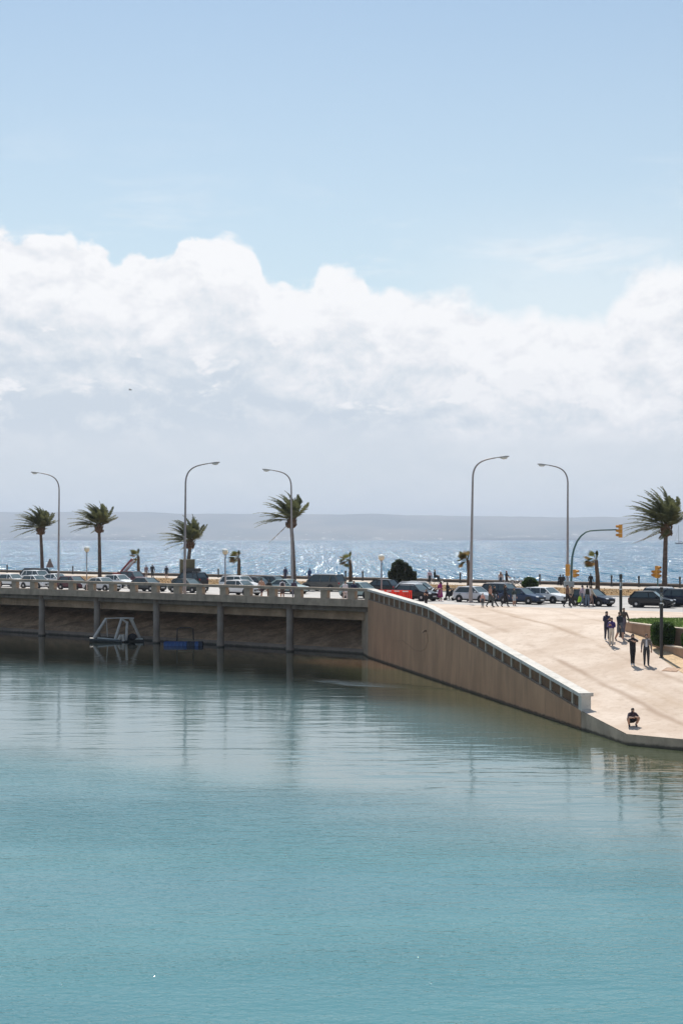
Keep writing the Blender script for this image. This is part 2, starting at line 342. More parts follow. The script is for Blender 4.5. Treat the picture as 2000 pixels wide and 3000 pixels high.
# ------------------------------------------------------------------ far coast
def hills():
    m, w, b = new_mat('far_coast')
    pos = w.node('ShaderNodeNewGeometry').outputs['Position']
    n = w.noise(w.mapv(pos, scale=(1, 1, 5)), 0.0014, 6, 0.6)
    c = w.mix(w.rng(n, 0.35, 0.65), (0.03, 0.05, 0.03), (0.16, 0.14, 0.09))
    s = w.rng(w.noise(w.mapv(pos, scale=(1, 0.6, 4)), 0.012, 3, 0.7), 0.6, 0.68)
    lowm = w.rng(w.sep(pos)[2], 120, 10)
    c = w.mix(w.m('MULTIPLY', s, lowm), c, (0.8, 0.74, 0.65))
    w.put(c, b.inputs['Base Color']); b.inputs['Roughness'].default_value = 0.9
    rnd = random.Random(3); ph = [(rnd.uniform(0, 6.3), rnd.uniform(0.7, 1.3)) for _ in range(9)]
    def ridge(x):
        s = sum(math.sin(x * f / 1000 * k + p) * a for (p, k), f, a in zip(ph, (0.25, 0.5, 0.9, 1.7, 3.1, 5.3, 9.1, 15, 26), (10, 6, 5, 4, 2.5, 2, 1.6, 1.2, 0.9)))
        return 232 - 0.0055 * x + s * 1.25
    mb = MB(); nx, rows = 420, [(11600, -2, 0), (11640, 0.035, 0), (11800, 0.16, .2), (12050, 0.33, .5), (12400, 0.50, .8), (12750, 0.72, 1), (13000, 1.0, 1), (13500, 0.85, 1)]
    vs = []
    for j, (Y, fr, nz) in enumerate(rows):
        for i in range(nx + 1):
            x = -9000 + 18000 * i / nx
            wob = math.sin(x * 0.004 + j * 2.1) * 0.05 + math.sin(x * 0.011 + j * 4.3) * 0.03
            vs.append((x, Y + math.sin(x * 0.0016 + j) * 60, -2 if fr < 0 else ridge(x) * (fr + nz * wob * (0 if fr == 1.0 else 1))))
    fs = [(j * (nx + 1) + i, j * (nx + 1) + i + 1, (j + 1) * (nx + 1) + i + 1, (j + 1) * (nx + 1) + i) for j in range(len(rows) - 1) for i in range(nx)]
    mb.add(vs, fs); o = mb.build('hills', m, smooth=True); tag(o, kind='structure')
hills()

def haze():
    m = bpy.data.materials.new('sea_haze'); m.use_nodes = True; w = NT(m.node_tree); w.n.clear()
    v = w.node('ShaderNodeVolumePrincipled'); v.inputs['Color'].default_value = (0.745, 0.84, 1.0, 1); v.inputs['Density'].default_value = 1.1e-4
    v.inputs['Anisotropy'].default_value = 0.25
    o = w.node('ShaderNodeOutputMaterial'); w.l.new(v.outputs[0], o.inputs['Volume'])
    mb = MB(); mb.box((0, 6600, 139), (32000, 14800, 284)); ob = mb.build('haze', m); tag(ob, kind='stuff')
haze()

# ------------------------------------------------------------------ ground
def strip(name, material, us, v0, v1, nv, dz=0.0, skirt=0):
    mb = MB(); vs = []
    for u in us:
        a = v0(u) if callable(v0) else v0
        for i in range(nv + 1):
            t = i / nv; vs.append(uv2p(u, a + (v1 - a) * t, gz(u) + dz))
    mb.add(vs, [(j * (nv + 1) + i, j * (nv + 1) + i + 1, (j + 1) * (nv + 1) + i + 1, (j + 1) * (nv + 1) + i) for j in range(len(us) - 1) for i in range(nv)])
    o = mb.build(name, material); tag(o, kind='structure'); return o
def plaza_material():
    m, w, b = new_mat('plaza_paving')
    pos = w.node('ShaderNodeNewGeometry').outputs['Position']
    s_ = w.vm('DOT_PRODUCT', pos, tuple(WD)); t_ = w.vm('DOT_PRODUCT', pos, tuple(-WN))       # along / away from the ramp wall
    n = w.noise(pos, 0.35, 7, 0.62); n2 = w.noise(pos, 2.6, 6, 0.7)
    ls = w.comb(w.m('MULTIPLY', s_, 0.09), t_, 0)
    l1 = w.noise(ls, 0.55, 5, 0.6, 0.3)
    c = w.mix(w.rng(n, 0.3, 0.7), (0.52, 0.405, 0.315), (0.66, 0.55, 0.455))
    c = w.mix(w.m('MULTIPLY', w.rng(l1, 0.52, 0.72), 0.55), c, (0.42, 0.30, 0.20))
    c = w.mix(w.m('MULTIPLY', w.rng(n2, 0.46, 0.72), 0.5), c, (0.40, 0.30, 0.22))
    # trodden drainage lines that run down the ramp
    wob = w.m('MULTIPLY', w.m('SUBTRACT', w.noise(pos, 0.16, 3, 0.5), 0.5), 1.1)
    brk = w.rng(w.noise(w.comb(w.m('MULTIPLY', s_, 0.3), w.m('MULTIPLY', t_, 0.3), 4), 0.6, 4, 0.6), 0.36, 0.6)
    for off, wd, am in ((2.85, 0.36, 0.62), (6.0, 0.3, 0.5), (9.6, 0.35, 0.35), (13.5, 0.25, 0.3)):
        tt = w.m('ABSOLUTE', w.m('SUBTRACT', w.m('ADD', w.m('SUBTRACT', t_, 26.1), wob), off))
        f = w.m('MULTIPLY', w.m('MULTIPLY', w.rng(tt, wd, 0.0), am), brk)
        c = w.mix(f, c, (0.30, 0.20, 0.135))
    # gravelly strip beside the planter
    w.put(c, b.inputs['Base Color']); b.inputs['Roughness'].default_value = 0.85; b.inputs['Specular IOR Level'].default_value = 0.25
    bn = w.node('ShaderNodeBump'); bn.inputs['Strength'].default_value = 0.3; bn.inputs['Distance'].default_value = 0.03
    w.put(w.noise(pos, 5, 8, 0.7), bn.inputs['Height']); w.l.new(bn.outputs[0], b.inputs['Normal'])
    return m
M_PLAZA = plaza_material()
def v_wall(u): return p2uv(wall_p(u))[1] + 0.05
us = [U3, 57, 58, 59, 60, 61, 62, 64.5, 67, 69.5, 72, 73, 74, 75, 76, 77.5, 79, 81.5, 84, 85.2]
strip('plaza', M_PLAZA, us, v_wall, 150, 60)
M_PAVE = mat('pavement_slabs', (0.55, 0.46, 0.37), 0.85, 0.12, 0.6, 0.2, 8)
strip('pavement', M_PLAZA, [85.2, 86.5, 88, 90, 91.5, 92], -420, 150, 40)
M_ROAD = mat('worn_asphalt', (0.40, 0.375, 0.35), 0.62, 0.14, 0.5, 0.3, 20, streak=((0.3, 0.28, 0.26), 0.35, (1, 1, 1), 0.5))  # base colour raised to carry the backlit sun sheen
strip('road', M_ROAD, [92, 95, 100, 106, 113], -420, 150, 40)
def lane_lines():
    m = mat('road_paint', (0.72, 0.72, 0.70), 0.6, 0.1, 3)
    mb = MB()
    for u in (96.0, 107.0):
        v = -260
        while v < 60:
            mb.add([uv2p(u - .06, v, 3.908), uv2p(u - .06, v + 2.5, 3.908), uv2p(u + .06, v + 2.5, 3.908), uv2p(u + .06, v, 3.908)], [(0, 1, 2, 3)]); v += 6
    for u in (92.35, 101.6, 101.9, 112.6):
        mb.add([uv2p(u - .06, -300, 3.912), uv2p(u - .06, 90, 3.912), uv2p(u + .06, 90, 3.912), uv2p(u + .06, -300, 3.912)], [(0, 1, 2, 3)])
    tag(mb.build('road_markings', m), kind='structure')
lane_lines()
def kerb(u0, u1, v0, v1, z0, z1, name='kerb'):
    mb = MB(); mb.hexa([uv2p(u0, v0, z0), uv2p(u0, v1, z0), uv2p(u1, v1, z0), uv2p(u1, v0, z0), uv2p(u0, v0, z1), uv2p(u0, v1, z1), uv2p(u1, v1, z1), uv2p(u1, v0, z1)])
    return tag(mb.build(name, M_CAP), kind='structure')
kerb(113, 113.25, -400, 150, 3.7, 4.03)
M_VERGE = mat('dry_verge', (0.25, 0.14, 0.045), 0.95, 0.3, 0.5, 0.5, 8, streak=((0.13, 0.12, 0.05), 0.4, (1, 1, 1), 0.7))
strip('verge', M_VERGE, [113.25, 118, 124, 129], -420, 150, 40, dz=0.1)
M_PROM = mat('promenade_paving', (0.48, 0.40, 0.32), 0.8, 0.14, 0.6, 0.2, 8)
strip('promenade', M_PROM, [129, 133, 137.6], -420, 150, 40, dz=0.06)
def verge_grass():
    m = mat('dry_grass', (0.2, 0.115, 0.035), 0.9, 0.4, 1.5); mb = MB(); r = random.Random(5)
    for i in range(16000):
        u = r.uniform(113.5, 128.8); v = r.uniform(-185, -8); h = r.uniform(0.03, 0.1); a = r.uniform(0, 6.3); p = uv2p(u, v, 4.0); dx, dy = math.cos(a) * .07, math.sin(a) * .07
        mb.add([p - Vector((dx, dy, 0)), p + Vector((dx, dy, 0)), p + Vector((r.uniform(-.12, .02), r.uniform(-.08, .08), h))], [(0, 1, 2)])
    tag(mb.build('verge_grass', m), kind='stuff')
verge_grass()
# the sea wall at the shore
def sea_wall():
    t = thing('sea_wall', uv2p(138, -80, 3.9), 'long low dark stone sea wall along the far shore promenade', 'wall')
    M = mat('sea_wall_stone', (0.10, 0.085, 0.075), 0.9, 0.35, 0.6, 0.5, 6)
    def part(name, z0, z1, u0, u1, m):
        mb = MB(); P = t.location
        mb.hexa([uv2p(u, v, z) - P for z in (z0, z1) for u, v in ((u0, -420), (u0, 150), (u1, 150), (u1, -420))]); mb.build(name, m, t)
    part('wall_body', -1.5, 4.22, 137.6, 138.7, M); part('coping', 4.22, 4.34, 137.5, 138.8, mat('sea_coping', (0.2, 0.165, 0.135), 0.85, 0.25, 0.5))
sea_wall()

# ------------------------------------------------------------------ road bridge
def bridge():
    base = uv2p(86, -90, 0)
    t = thing('road_bridge', base, 'long low concrete road bridge on round pillars with open parapet', 'bridge')
    def seg(u0, u1, v0, v1, z0, z1, name, m, mb=None, fin=True):
        mb = mb or MB(); mb.hexa([uv2p(u, v, z) - base for z in (z0, z1) for u, v in ((u0, v0), (u0, v1), (u1, v1), (u1, v0))])
        return mb.build(name, m, t) if fin else mb
    vc = v_wall(U0) - 0.05
    seg(85.2, 85.85, -330, vc + 0.2, 3.86, 4.43, 'fascia_beam', M_CONC)
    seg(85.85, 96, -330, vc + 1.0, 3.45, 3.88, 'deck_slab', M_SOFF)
    seg(85.28, 85.8, -330, vc + 0.35, 5.06, 5.28, 'parapet_rail', M_CONC)
    v = -66.3 + 2.68 * 1.0; pm = None
    first = True
    while v > -330:
        if pm is None:
            mb = MB(); mb.hexa([uv2p(u, w_, z) for z in (4.43, 5.06) for u, w_ in ((-.2, -.33), (-.2, .33), (.2, .33), (.2, -.33))]); pm = mb.mesh('parapet_post', M_CONC)
        link('parapet_post', pm, t, uv2p(85.54, v, 0) - base); v -= 2.68
    mb = MB(); mb.hexa([uv2p(u, w_, z) for z in (4.43, 5.06) for u, w_ in ((-.22, -.3), (-.22, .3), (.22, .3), (.22, -.3))]); mb.build('parapet_post', M_CONC, t, loc=uv2p(85.54, vc - 0.12, 0) - base)
    # pillars
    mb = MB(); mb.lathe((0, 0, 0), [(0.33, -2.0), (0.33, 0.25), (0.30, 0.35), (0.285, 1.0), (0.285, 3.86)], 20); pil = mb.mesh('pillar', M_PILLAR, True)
    p0 = Vector((-4.18, 110.9)); p1 = Vector((-28.3, 129.15)); stepv = (p1 - p0) / 4
    for i in range(-0, 14):
        p = p0 + stepv * i; link('pillar', pil, t, Vector((p.x, p.y, 0)) - base)
    # ribbed cross beam behind the pillars
    mb = seg(86.75, 87.15, -330, vc + 0.8, 2.72, 3.45, '', None, None, False)
    vv = vc
    while vv > -190:
        mb.hexa([uv2p(u, w_, z) - base for z in (2.76, 3.45) for u, w_ in ((86.71, vv), (86.71, vv + .2), (86.75, vv + .16), (86.75, vv))]); vv -= 0.42
    mb.build('ribbed_beam', mat('beam_concrete', (0.40, 0.29, 0.20), 0.85, 0.25, 0.8, 0.3, 8), t)
    # masonry abutment return at the corner
    mb = MB(); c0 = wall_p(U0); e = Vector((1.62, 109.2, 0)); bk = uv2p(97, vc - 0.4); bk2 = uv2p(97, vc + 3)
    mb.prism([(q.x - base.x, q.y - base.y) for q in (c0 + DV * 0.02, c0 + DV * 2, bk2, bk, e)], -1.5, 3.44)
    mb.build('abutment', M_CONC, t)
bridge()

def embankment():
    m, w, b = new_mat('embankment_stone')
    pos = w.node('ShaderNodeNewGeometry').outputs['Position']
    n = w.noise(pos, 0.7, 7, 0.65); n2 = w.noise(w.mapv(pos, scale=(1, 1, 2.5)), 2.4, 6, 0.7)
    c = w.mix(w.rng(n, 0.35, 0.65), (0.28, 0.19, 0.125), (0.48, 0.33, 0.22))
    c = w.mix(w.m('MULTIPLY', w.rng(n2, 0.45, 0.7), 0.5), c, (0.12, 0.09, 0.07))
    w.put(c, b.inputs['Base Color']); b.inputs['Roughness'].default_value = 0.9
    bn = w.node('ShaderNodeBump'); bn.inputs['Strength'].default_value = 0.7; bn.inputs['Distance'].default_value = 0.12
    w.put(n2, bn.inputs['Height']); w.l.new(bn.outputs[0], b.inputs['Normal'])
    rnd = random.Random(2); mb = MB(); us_ = [87.75, 87.8, 88.6, 89.5, 90.5, 91.6, 92.8, 94.2, 95.5]; zs = [-1, 0.42, 0.8, 1.2, 1.65, 2.1, 2.6, 3.1, 3.4]
    nv = 170; vs = []
    for u, z in zip(us_, zs):
        for i in range(nv + 1):
            v = -330 + (330 - 60) * i / nv; j = 0.16 if u > 88 else 0
            vs.append(uv2p(u + rnd.uniform(-j, j), v, z + rnd.uniform(-j, j)))
    mb.add(vs, [(a * (nv + 1) + i, a * (nv + 1) + i + 1, (a + 1) * (nv + 1) + i + 1, (a + 1) * (nv + 1) + i) for a in range(len(us_) - 1) for i in range(nv)])
    tag(mb.build('embankment', m), kind='structure')
    mb = MB(); mb.hexa([uv2p(u, v, z) for z in (-1, 0.36) for u, v in ((87.45, -330), (87.45, -60.6), (87.8, -60.6), (87.8, -330))])
    tag(mb.build('embankment_kerb', M_PILLAR), kind='structure')
embankment()

# ------------------------------------------------------------------ ramp wall with balustrade
def ramp_wall():
    t = thing('retaining_wall', wall_p(72), 'brown rendered retaining wall with pale sloping balustrade beside the ramp', 'wall')
    P = t.location.copy()
    def capz(u):
        if u >= U1: return 4.70 + (5.27 - 4.70) * (u - U1) / (U0 - U1)
        z = 1.73 + (4.70 - 1.73) * (u - U2) / (U1 - U2)
        return z
    def capz_s(u): # rounded kink
        return (capz(u - 0.8) + 2 * capz(u) + capz(u + 0.8)) / 4 if U2 + 1 < u < U0 - 1 else capz(u)
    ul = [U0 - (U0 - U2) * i / 52 for i in range(53)]
    def run(name, m, lo, hi, o0, o1, us_=ul, smooth=False):
        mb = MB(); vs = []
        for u in us_:
            for off, zf in ((o0, lo), (o0, hi), (o1, hi), (o1, lo)):
                q = wall_p(u) - WN * off - P; vs.append((q.x, q.y, zf(u)))
        n = len(us_); fs = [(i * 4 + j, i * 4 + (j + 1) % 4, i * 4 + 4 + (j + 1) % 4, i * 4 + 4 + j) for i in range(n - 1) for j in range(4)] + [(3, 2, 1, 0), tuple((n - 1) * 4 + j for j in range(4))]
        mb.add(vs, fs); return mb.build(name, m, t)
    base = lambda u: capz_s(u) - 0.83
    run('wall_body', M_RAMPW, lambda u: -1.5, base, 0.0, 0.55)
    run('sill', mat('sill_stone', (0.20, 0.15, 0.115), 0.85, 0.15, 2), lambda u: base(u), lambda u: base(u) + 0.09, 0.04, 0.5)
    run('coping', M_CAP, lambda u: capz_s(u) - 0.17, capz_s, -0.06, 0.55)
    def dist2u(s): return U0 - s * (U0 - U2) / L
    L = (wall_p(U2) - wall_p(U0)).length; n = 29; pan = []
    for i in range(n + 1):
        if i == n: break
        u = dist2u(i * L / n + 0.25); mb = MB(); du = 0.085 * (U0 - U2) / L
        zb, zt = base(u) + 0.09, capz_s(u) - 0.165
        q = [wall_p(uu) - WN * off - P for off, uu in ((0.05, u + du), (0.05, u - du), (0.47, u - du), (0.47, u + du))]
        mb.hexa([Vector((a.x, a.y, zb - 0.02)) for a in q] + [Vector((a.x, a.y, zt)) for a in q]); mb.build('baluster', M_BAL, t)
        ua, ub = dist2u(i * L / n + 0.25 + 0.085), dist2u(min((i + 1) * L / n + 0.25 - 0.085, L - 0.5)); mb = MB()
        vs = []
        for zf in (lambda x: base(x) + 0.085, lambda x: capz_s(x) - 0.168):
            for off, uu in ((0.13, ua), (0.13, ub), (0.40, ub), (0.40, ua)):
                a = wall_p(uu) - WN * off - P; vs.append(Vector((a.x, a.y, zf(uu))))
        mb.hexa(vs); mb.build('infill_panel', M_PANEL, t)
    u = U2; mb = MB(); du = 0.3
    q = [wall_p(u) + WD * s - WN * off - P for s, off in ((-0.3, 0.01), (0.06, 0.01), (0.06, 0.5), (-0.3, 0.5))]
    mb.hexa([Vector((a.x, a.y, 0.84)) for a in q] + [Vector((a.x, a.y, 1.585)) for a in q]); mb.build('end_pier', M_CAP, t)
    q = [wall_p(u) + WD * s - WN * off - P for s, off in ((0.0, -0.065), (0.13, -0.065), (0.13, 0.6), (0.0, 0.6))]
    mb = MB(); mb.hexa([Vector((a.x, a.y, 1.585)) for a in q] + [Vector((a.x, a.y, 1.755)) for a in q]); mb.build('pier_cap', M_CAP, t)
    # outlet pipe and its hanging cable high on the wall
    a = at_y(1252, 1848, wall_y(75.3)) - P; a = a + WN * 0.0
    mb = MB(); mb.tube([a - WN * 0.2, a + WN * 0.28, a + WN * 0.34 + Vector((0, 0, -.12))], 0.07, 10); mb.build('outlet_pipe', mat('rust_pipe', (0.30, 0.2, 0.13), 0.7, 0.3, 6), t)
    mb = MB(); path = [at_y(px, py, wall_y(uu)) - P + WN * 0.03 for px, py, uu in ((1252, 1856, 75.3), (1253, 1880, 75.2), (1247, 1899, 75.7), (1232, 1908, 76.9), (1212, 1903, 78.6), (1200, 1892, 79.7), (1180, 1876, 81.0), (1150, 1877, 81.8))]
    path = []
    for px, py in ((1252, 1856), (1253, 1880), (1247, 1899), (1232, 1908), (1212, 1903), (1200, 1892), (1180, 1877), (1150, 1878)):
        k = (px - 1000) / 4000; Y = 26.78 / (k + 0.235); path.append(at_y(px, py, Y) - P + WN * 0.03)
    mb.tube(path, 0.008, 5); mb.build('cable', mat('dusty_cable', (0.27, 0.17, 0.11), 0.8), t)
ramp_wall()
def quay():
    mb = MB(); c = wall_p(U3); a = wall_p(U2)
    far = c + DV * 120
    pts = [c, far, far + NU * 5, uv2p(58.9, v_wall(58.9) + 1.2), a + (-WN) * 0.02]
    vs = [Vector((p.x, p.y, -1.5)) for p in pts]
    top = [Vector((p.x, p.y, z)) for p, z in zip(pts, (gz(U3) - .004, gz(U3) - .004, gz(U3 + 5) - .3, gz(58.9) - 0.1, gz(U2) - .004))]
    n = len(pts); mb.add(vs + top, [(i, (i + 1) % n, n + (i + 1) % n, n + i) for i in range(n)])
    tag(mb.build('quay_wall', M_QUAY), 'low grey concrete quay edge at the foot of the ramp', 'quay wall')
    mb = MB(); w_ = 0.45
    q = [c + WN * 0.03 - NU * .03, far - NU * .03, far + NU * w_, c + NU * w_ - WN * w_ * 0.8]
quay()

# ------------------------------------------------------------------ planter, lawn and hedges on the right
def planter():
    up = [at_y(1822, 1840, 81.3), at_y(1860, 1853, 79.7), at_y(1903, 1868, 78.0), at_y(1940, 1884, 76.8), at_y(1977, 1893, 75.6), at_y(2010, 1905, 74.9)]
    up = [Vector((p.x, p.y, 0)) for p in up]
    up += [Vector((20.6, 73.6, 0)), Vector((24, 70.0, 0)), Vector((36, 60, 0))]
    back = [Vector((40, 66, 0)), Vector((40, 78, 0)), Vector((27, 84.9, 0)), Vector((21.2, 85.7, 0)), Vector((18.3, 85.2, 0)), Vector((17.1, 83.9, 0))]
    M = mat('planter_render', (0.40, 0.265, 0.18), 0.88, 0.14, 1.0, 0.3, 10, streak=((0.25, 0.16, 0.11), 1.5, (1, 1, 0.3), 0.5))
    t = thing('planter', (20, 79, 4.1), 'raised lawn planter with curved brown wall beside the plaza', 'planter'); P = t.location
    mb = MB(); ring = up + back
    def inset(p, d):
        c = Vector((24, 79, 0)); return p + (c - p).normalized() * d
    n = len(ring); vs = []
    for d, z in ((0, 0.0), (0, 4.15), (0.35, 4.15), (0.35, 3.9)):
        for p in ring: q = inset(p, d); vs.append(Vector((q.x - P.x, q.y - P.y, z - P.z)))
    mb.add(vs, [(k * n + i, k * n + (i + 1) % n, (k + 1) * n + (i + 1) % n, (k + 1) * n + i) for k in range(3) for i in range(n)])
    mb.build('planter_wall', M, t)
    mb = MB(); vs = []
    for d, z in ((-0.04, 4.15), (-0.04, 4.21), (0.38, 4.21), (0.38, 4.15)):
        for p in ring: q = inset(p, d); vs.append(Vector((q.x - P.x, q.y - P.y, z - P.z)))
    mb.add(vs, [(k * n + i, k * n + (i + 1) % n, ((k + 1) % 4) * n + (i + 1) % n, ((k + 1) % 4) * n + i) for k in range(4) for i in range(n)])
    mb.build('coping', mat('planter_coping', (0.55, 0.45, 0.35), 0.8, 0.12, 2), t)
    mb = MB(); q = [inset(p, 0.36) for p in ring]; mb.add([Vector((p.x, p.y, 4.17)) for p in q], [tuple(range(n))])
    tag(mb.build('lawn', mat('lawn_soil', (0.17, 0.23, 0.05), 0.95, 0.3, 1.2)), kind='structure')
    rnd = random.Random(11); mb = MB(); m = mat('lawn_grass', (0.19, 0.26, 0.06), 0.85, 0.35, 0.8)
    while len(mb.f) < 14000:
        x, y = rnd.uniform(16.5, 30), rnd.uniform(70, 86)
        inside = False
        for i in range(n):
            a, b = q[i], q[(i + 1) % n]
            if (a.y > y) != (b.y > y) and x < (b.x - a.x) * (y - a.y) / (b.y - a.y) + a.x: inside = not inside
        if not inside: continue
        a = rnd.uniform(0, 6.28); dx, dy = math.cos(a) * .03, math.sin(a) * .03
        mb.add([(x - dx, y - dy, 4.165), (x + dx, y + dy, 4.165), (x + rnd.uniform(-.04, .04), y + rnd.uniform(-.04, .04), 4.165 + rnd.uniform(.05, .13))], [(0, 1, 2)])
    tag(mb.build('grass', m), kind='stuff')
    # lower bed in front
    low = [Vector((17.25, 76.6, 0)), Vector((17.72, 75.0, 0)), Vector((18.2, 72.9, 0)), Vector((19.3, 70.3, 0)), Vector((23, 66.5, 0)), Vector((34, 58, 0))]
    t2 = thing('planter', (19.5, 72.5, 3.2), 'lower curved brown planter bed under the hedge, in front of the lawn', 'planter'); P2 = t2.location
    inn = [p + Vector((0.3, 0.12, 0)) for p in low]
    k = len(low)
    vs = [Vector((p.x, p.y, z)) - P2 for lst, z in ((low, 0), (low, 3.24), (inn, 3.24), (inn, 3.0)) for p in lst]
    mb = MB(); mb.add(vs, [(a * k + i, a * k + i + 1, (a + 1) * k + i + 1, (a + 1) * k + i) for a in range(3) for i in range(k - 1)]); mb.build('planter_wall', M, t2)
    vs = [Vector((p.x, p.y, z)) - P2 for lst, z in (([p - Vector((.04, .02, 0)) for p in low], 3.24), ([p - Vector((.04, .02, 0)) for p in low], 3.31), (inn, 3.31), (inn, 3.24)) for p in lst]
    mb = MB(); mb.add(vs, [(a * k + i, a * k + i + 1, ((a + 1) % 4) * k + i + 1, ((a + 1) % 4) * k + i) for a in range(4) for i in range(k - 1)]); mb.build('coping', MATS['planter_coping'], t2)
    mb = MB(); poly = inn + [inset(p, -0.01) for p in reversed(up)]
    mb.add([Vector((p.x, p.y, 3.16)) - P2 for p in poly], [tuple(range(len(poly)))]); mb.build('soil', mat('bed_soil', (0.14, 0.09, 0.055), 0.95, 0.3, 3, 0.5), t2)
    # gravel strip along the wall
    mb = MB(); us_ = [(1815, 1839), (1838, 1853), (1868, 1872), (1893, 1888), (1915, 1909), (1950, 1940), (1985, 1965), (2040, 2000)]; ou = [hit(a, b) for a, b in us_]
    innr = [Vector((p.x, p.y, 0)) for p in (up[0], up[1], up[2], low[0], low[1], low[2], low[3], low[4])]
    innr = [Vector((p.x, p.y, gz(p2uv(p)[0]) + .006)) for p in innr]
    vs = []
    for a, b in zip(ou, innr):
        for q_ in range(9):
            p = a.lerp(b, q_ / 8); vs.append(Vector((p.x, p.y, gz(p2uv(p)[0]) + .012)))
    mb.add(vs, [(i * 9 + j, i * 9 + j + 1, i * 9 + 10 + j, i * 9 + 9 + j) for i in range(len(ou) - 1) for j in range(8)])
    tag(mb.build('gravel_path', mat('ochre_gravel', (0.56, 0.40, 0.24), 0.9, 0.25, 5, 0.5, 14)), kind='structure')
planter()

def leaf_mass(name, c, size, n, leaf, material, parent, rnd, shape='ball', lumps=None):
    mb = MB(); lumps = lumps or [((0, 0, 0), 1.0)]
    for i in range(n):
        lc, lr = rnd.choice(lumps)
        while True:
            p = Vector((rnd.uniform(-1, 1), rnd.uniform(-1, 1), rnd.uniform(-1, 1)))
            if shape == 'box':
                q = max(abs(p.x), abs(p.y), abs(p.z))
                if (p.x ** 4 + p.y ** 4 + p.z ** 4) < 1 and q > 0.68: break
            elif 0.5 < p.length < (1.22 if i % 6 == 0 else 1): break
        p = Vector((lc[0] + p.x * lr, lc[1] + p.y * lr, lc[2] + p.z * lr)); s = leaf * rnd.uniform(0.6, 1.3)
        p = Vector((p.x * size[0], p.y * size[1], p.z * size[2]))
        a = Vector((rnd.gauss(0, 1), rnd.gauss(0, 1), rnd.gauss(0, 1))).normalized(); b = a.cross(Vector((rnd.gauss(0, 1), rnd.gauss(0, 1), rnd.gauss(0, 1)))).normalized()
        a, b = a * s, b * s * 0.5; q = p + Vector(c)
        mb.add([q - a, q + b, q + a, q - b], [(0, 1, 2, 3)])
    return mb.build(name, material, parent)
def foliage(name, c, var=0.45):
    m, w, b = new_mat(name); MATS[name] = m
    pos = w.node('ShaderNodeNewGeometry').outputs['Position']; n = w.noise(pos, 4, 3, 0.6)
    w.put(w.vm('SCALE', c, None, w.rng(n, 0.3, 0.7, 1 - var, 1 + var)), b.inputs['Base Color']); b.inputs['Roughness'].default_value = 0.6
    b.inputs['Specular IOR Level'].default_value = 0.3
    tr = w.node('ShaderNodeBsdfTranslucent'); w.put(w.vm('SCALE', c, None, 1.3), tr.inputs[0])
    mx = w.node('ShaderNodeMixShader'); mx.inputs[0].default_value = 0.34; w.l.new(b.outputs[0], mx.inputs[1]); w.l.new(tr.outputs[0], mx.inputs[2])
    w.l.new(mx.outputs[0], w.n['Material Output'].inputs['Surface']); return m
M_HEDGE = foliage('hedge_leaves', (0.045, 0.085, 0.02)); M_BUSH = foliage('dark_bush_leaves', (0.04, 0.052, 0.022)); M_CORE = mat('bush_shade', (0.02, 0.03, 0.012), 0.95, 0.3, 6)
M_BARK = mat('bark', (0.12, 0.085, 0.06), 0.9, 0.3, 6, 0.5)
def hedge(px, pyt, pyb, Y, wpx, label, dep=1.1, seed=1):
    base = at_y(px, pyb, Y); h = (pyb - pyt) / 4000 * Y; wd = wpx / 4000 * Y
    t = thing('hedge', base, label, 'hedge', 'clipped hedges in the planter beds'); r = random.Random(seed)
    mb = MB(); mb.box((0, 0, h / 2 - .05), (wd * .7, dep * .7, h * .74)); mb.build('shade_core', M_CORE, t)  # solid dark core: shade between the leaves put in as colour
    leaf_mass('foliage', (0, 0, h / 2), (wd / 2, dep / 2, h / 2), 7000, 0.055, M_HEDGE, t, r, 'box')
    mb = MB(); mb.tube([(0, 0, -.25), (0, 0, h * .4)], .05, 6); mb.build('trunk', M_BARK, t)
hedge(1940, 1822, 1892, 75.35, 67, 'dark green clipped box hedge beside the black lamp column')
hedge(2022, 1852, 1897, 73.4, 50, 'low green hedge cut off by the right edge of the photo', 1.0, 2)

def bush(px, u, pyt, wpx, label, seed, lumps, mtl, z0=None, hz=None):
    base = at_u(px, u, gz(u) + 0.08); Y = base.y; wd = wpx / 4000 * Y; h = (H - (pyt - 1580) / 4000 * Y) - base.z
    t = thing('bush', base, label, 'bush'); r = random.Random(seed)
    mb = MB()
    for i in range(5): a = i * 1.26; mb.tube([(0, 0, -.1), (math.cos(a) * wd * .08, math.sin(a) * .15, h * .3), (math.cos(a) * wd * .3, math.sin(a) * wd * .25, h * .7)], [.09, .07, .03], 6)
    mb.build('trunk', M_BARK, t)
    leaf_mass('crown', (0, 0, h * .5), (wd / 2, wd / 2 * .9, h / 2), 6500, 0.15, mtl, t, r, 'ball', lumps)
bush(1178, 120, 1638, 86, 'big dark green wind shaped bush behind the black hatchback', 4,
     [((-.3, 0, .25), .5), ((-.5, 0, -.2), .48), ((.2, 0, .05), .5), ((.55, .1, -.35), .42), ((0, 0, -.45), .55), ((-.22, .1, .68), .3), ((.2, 0, .55), .2), ((-.72, 0, -.1), .25), ((.75, 0, -.1), .22), ((.42, -.1, .28), .22), ((-.5, 0, .5), .22)], M_BUSH)
bush(1552, 124, 1690, 52, 'small rounded green bush behind the white estate car', 6, [((0, 0, -.1), .8), ((-.4, 0, -.2), .55), ((.4, 0, -.25), .5), ((-.1, 0, .3), .6)], M_HEDGE)

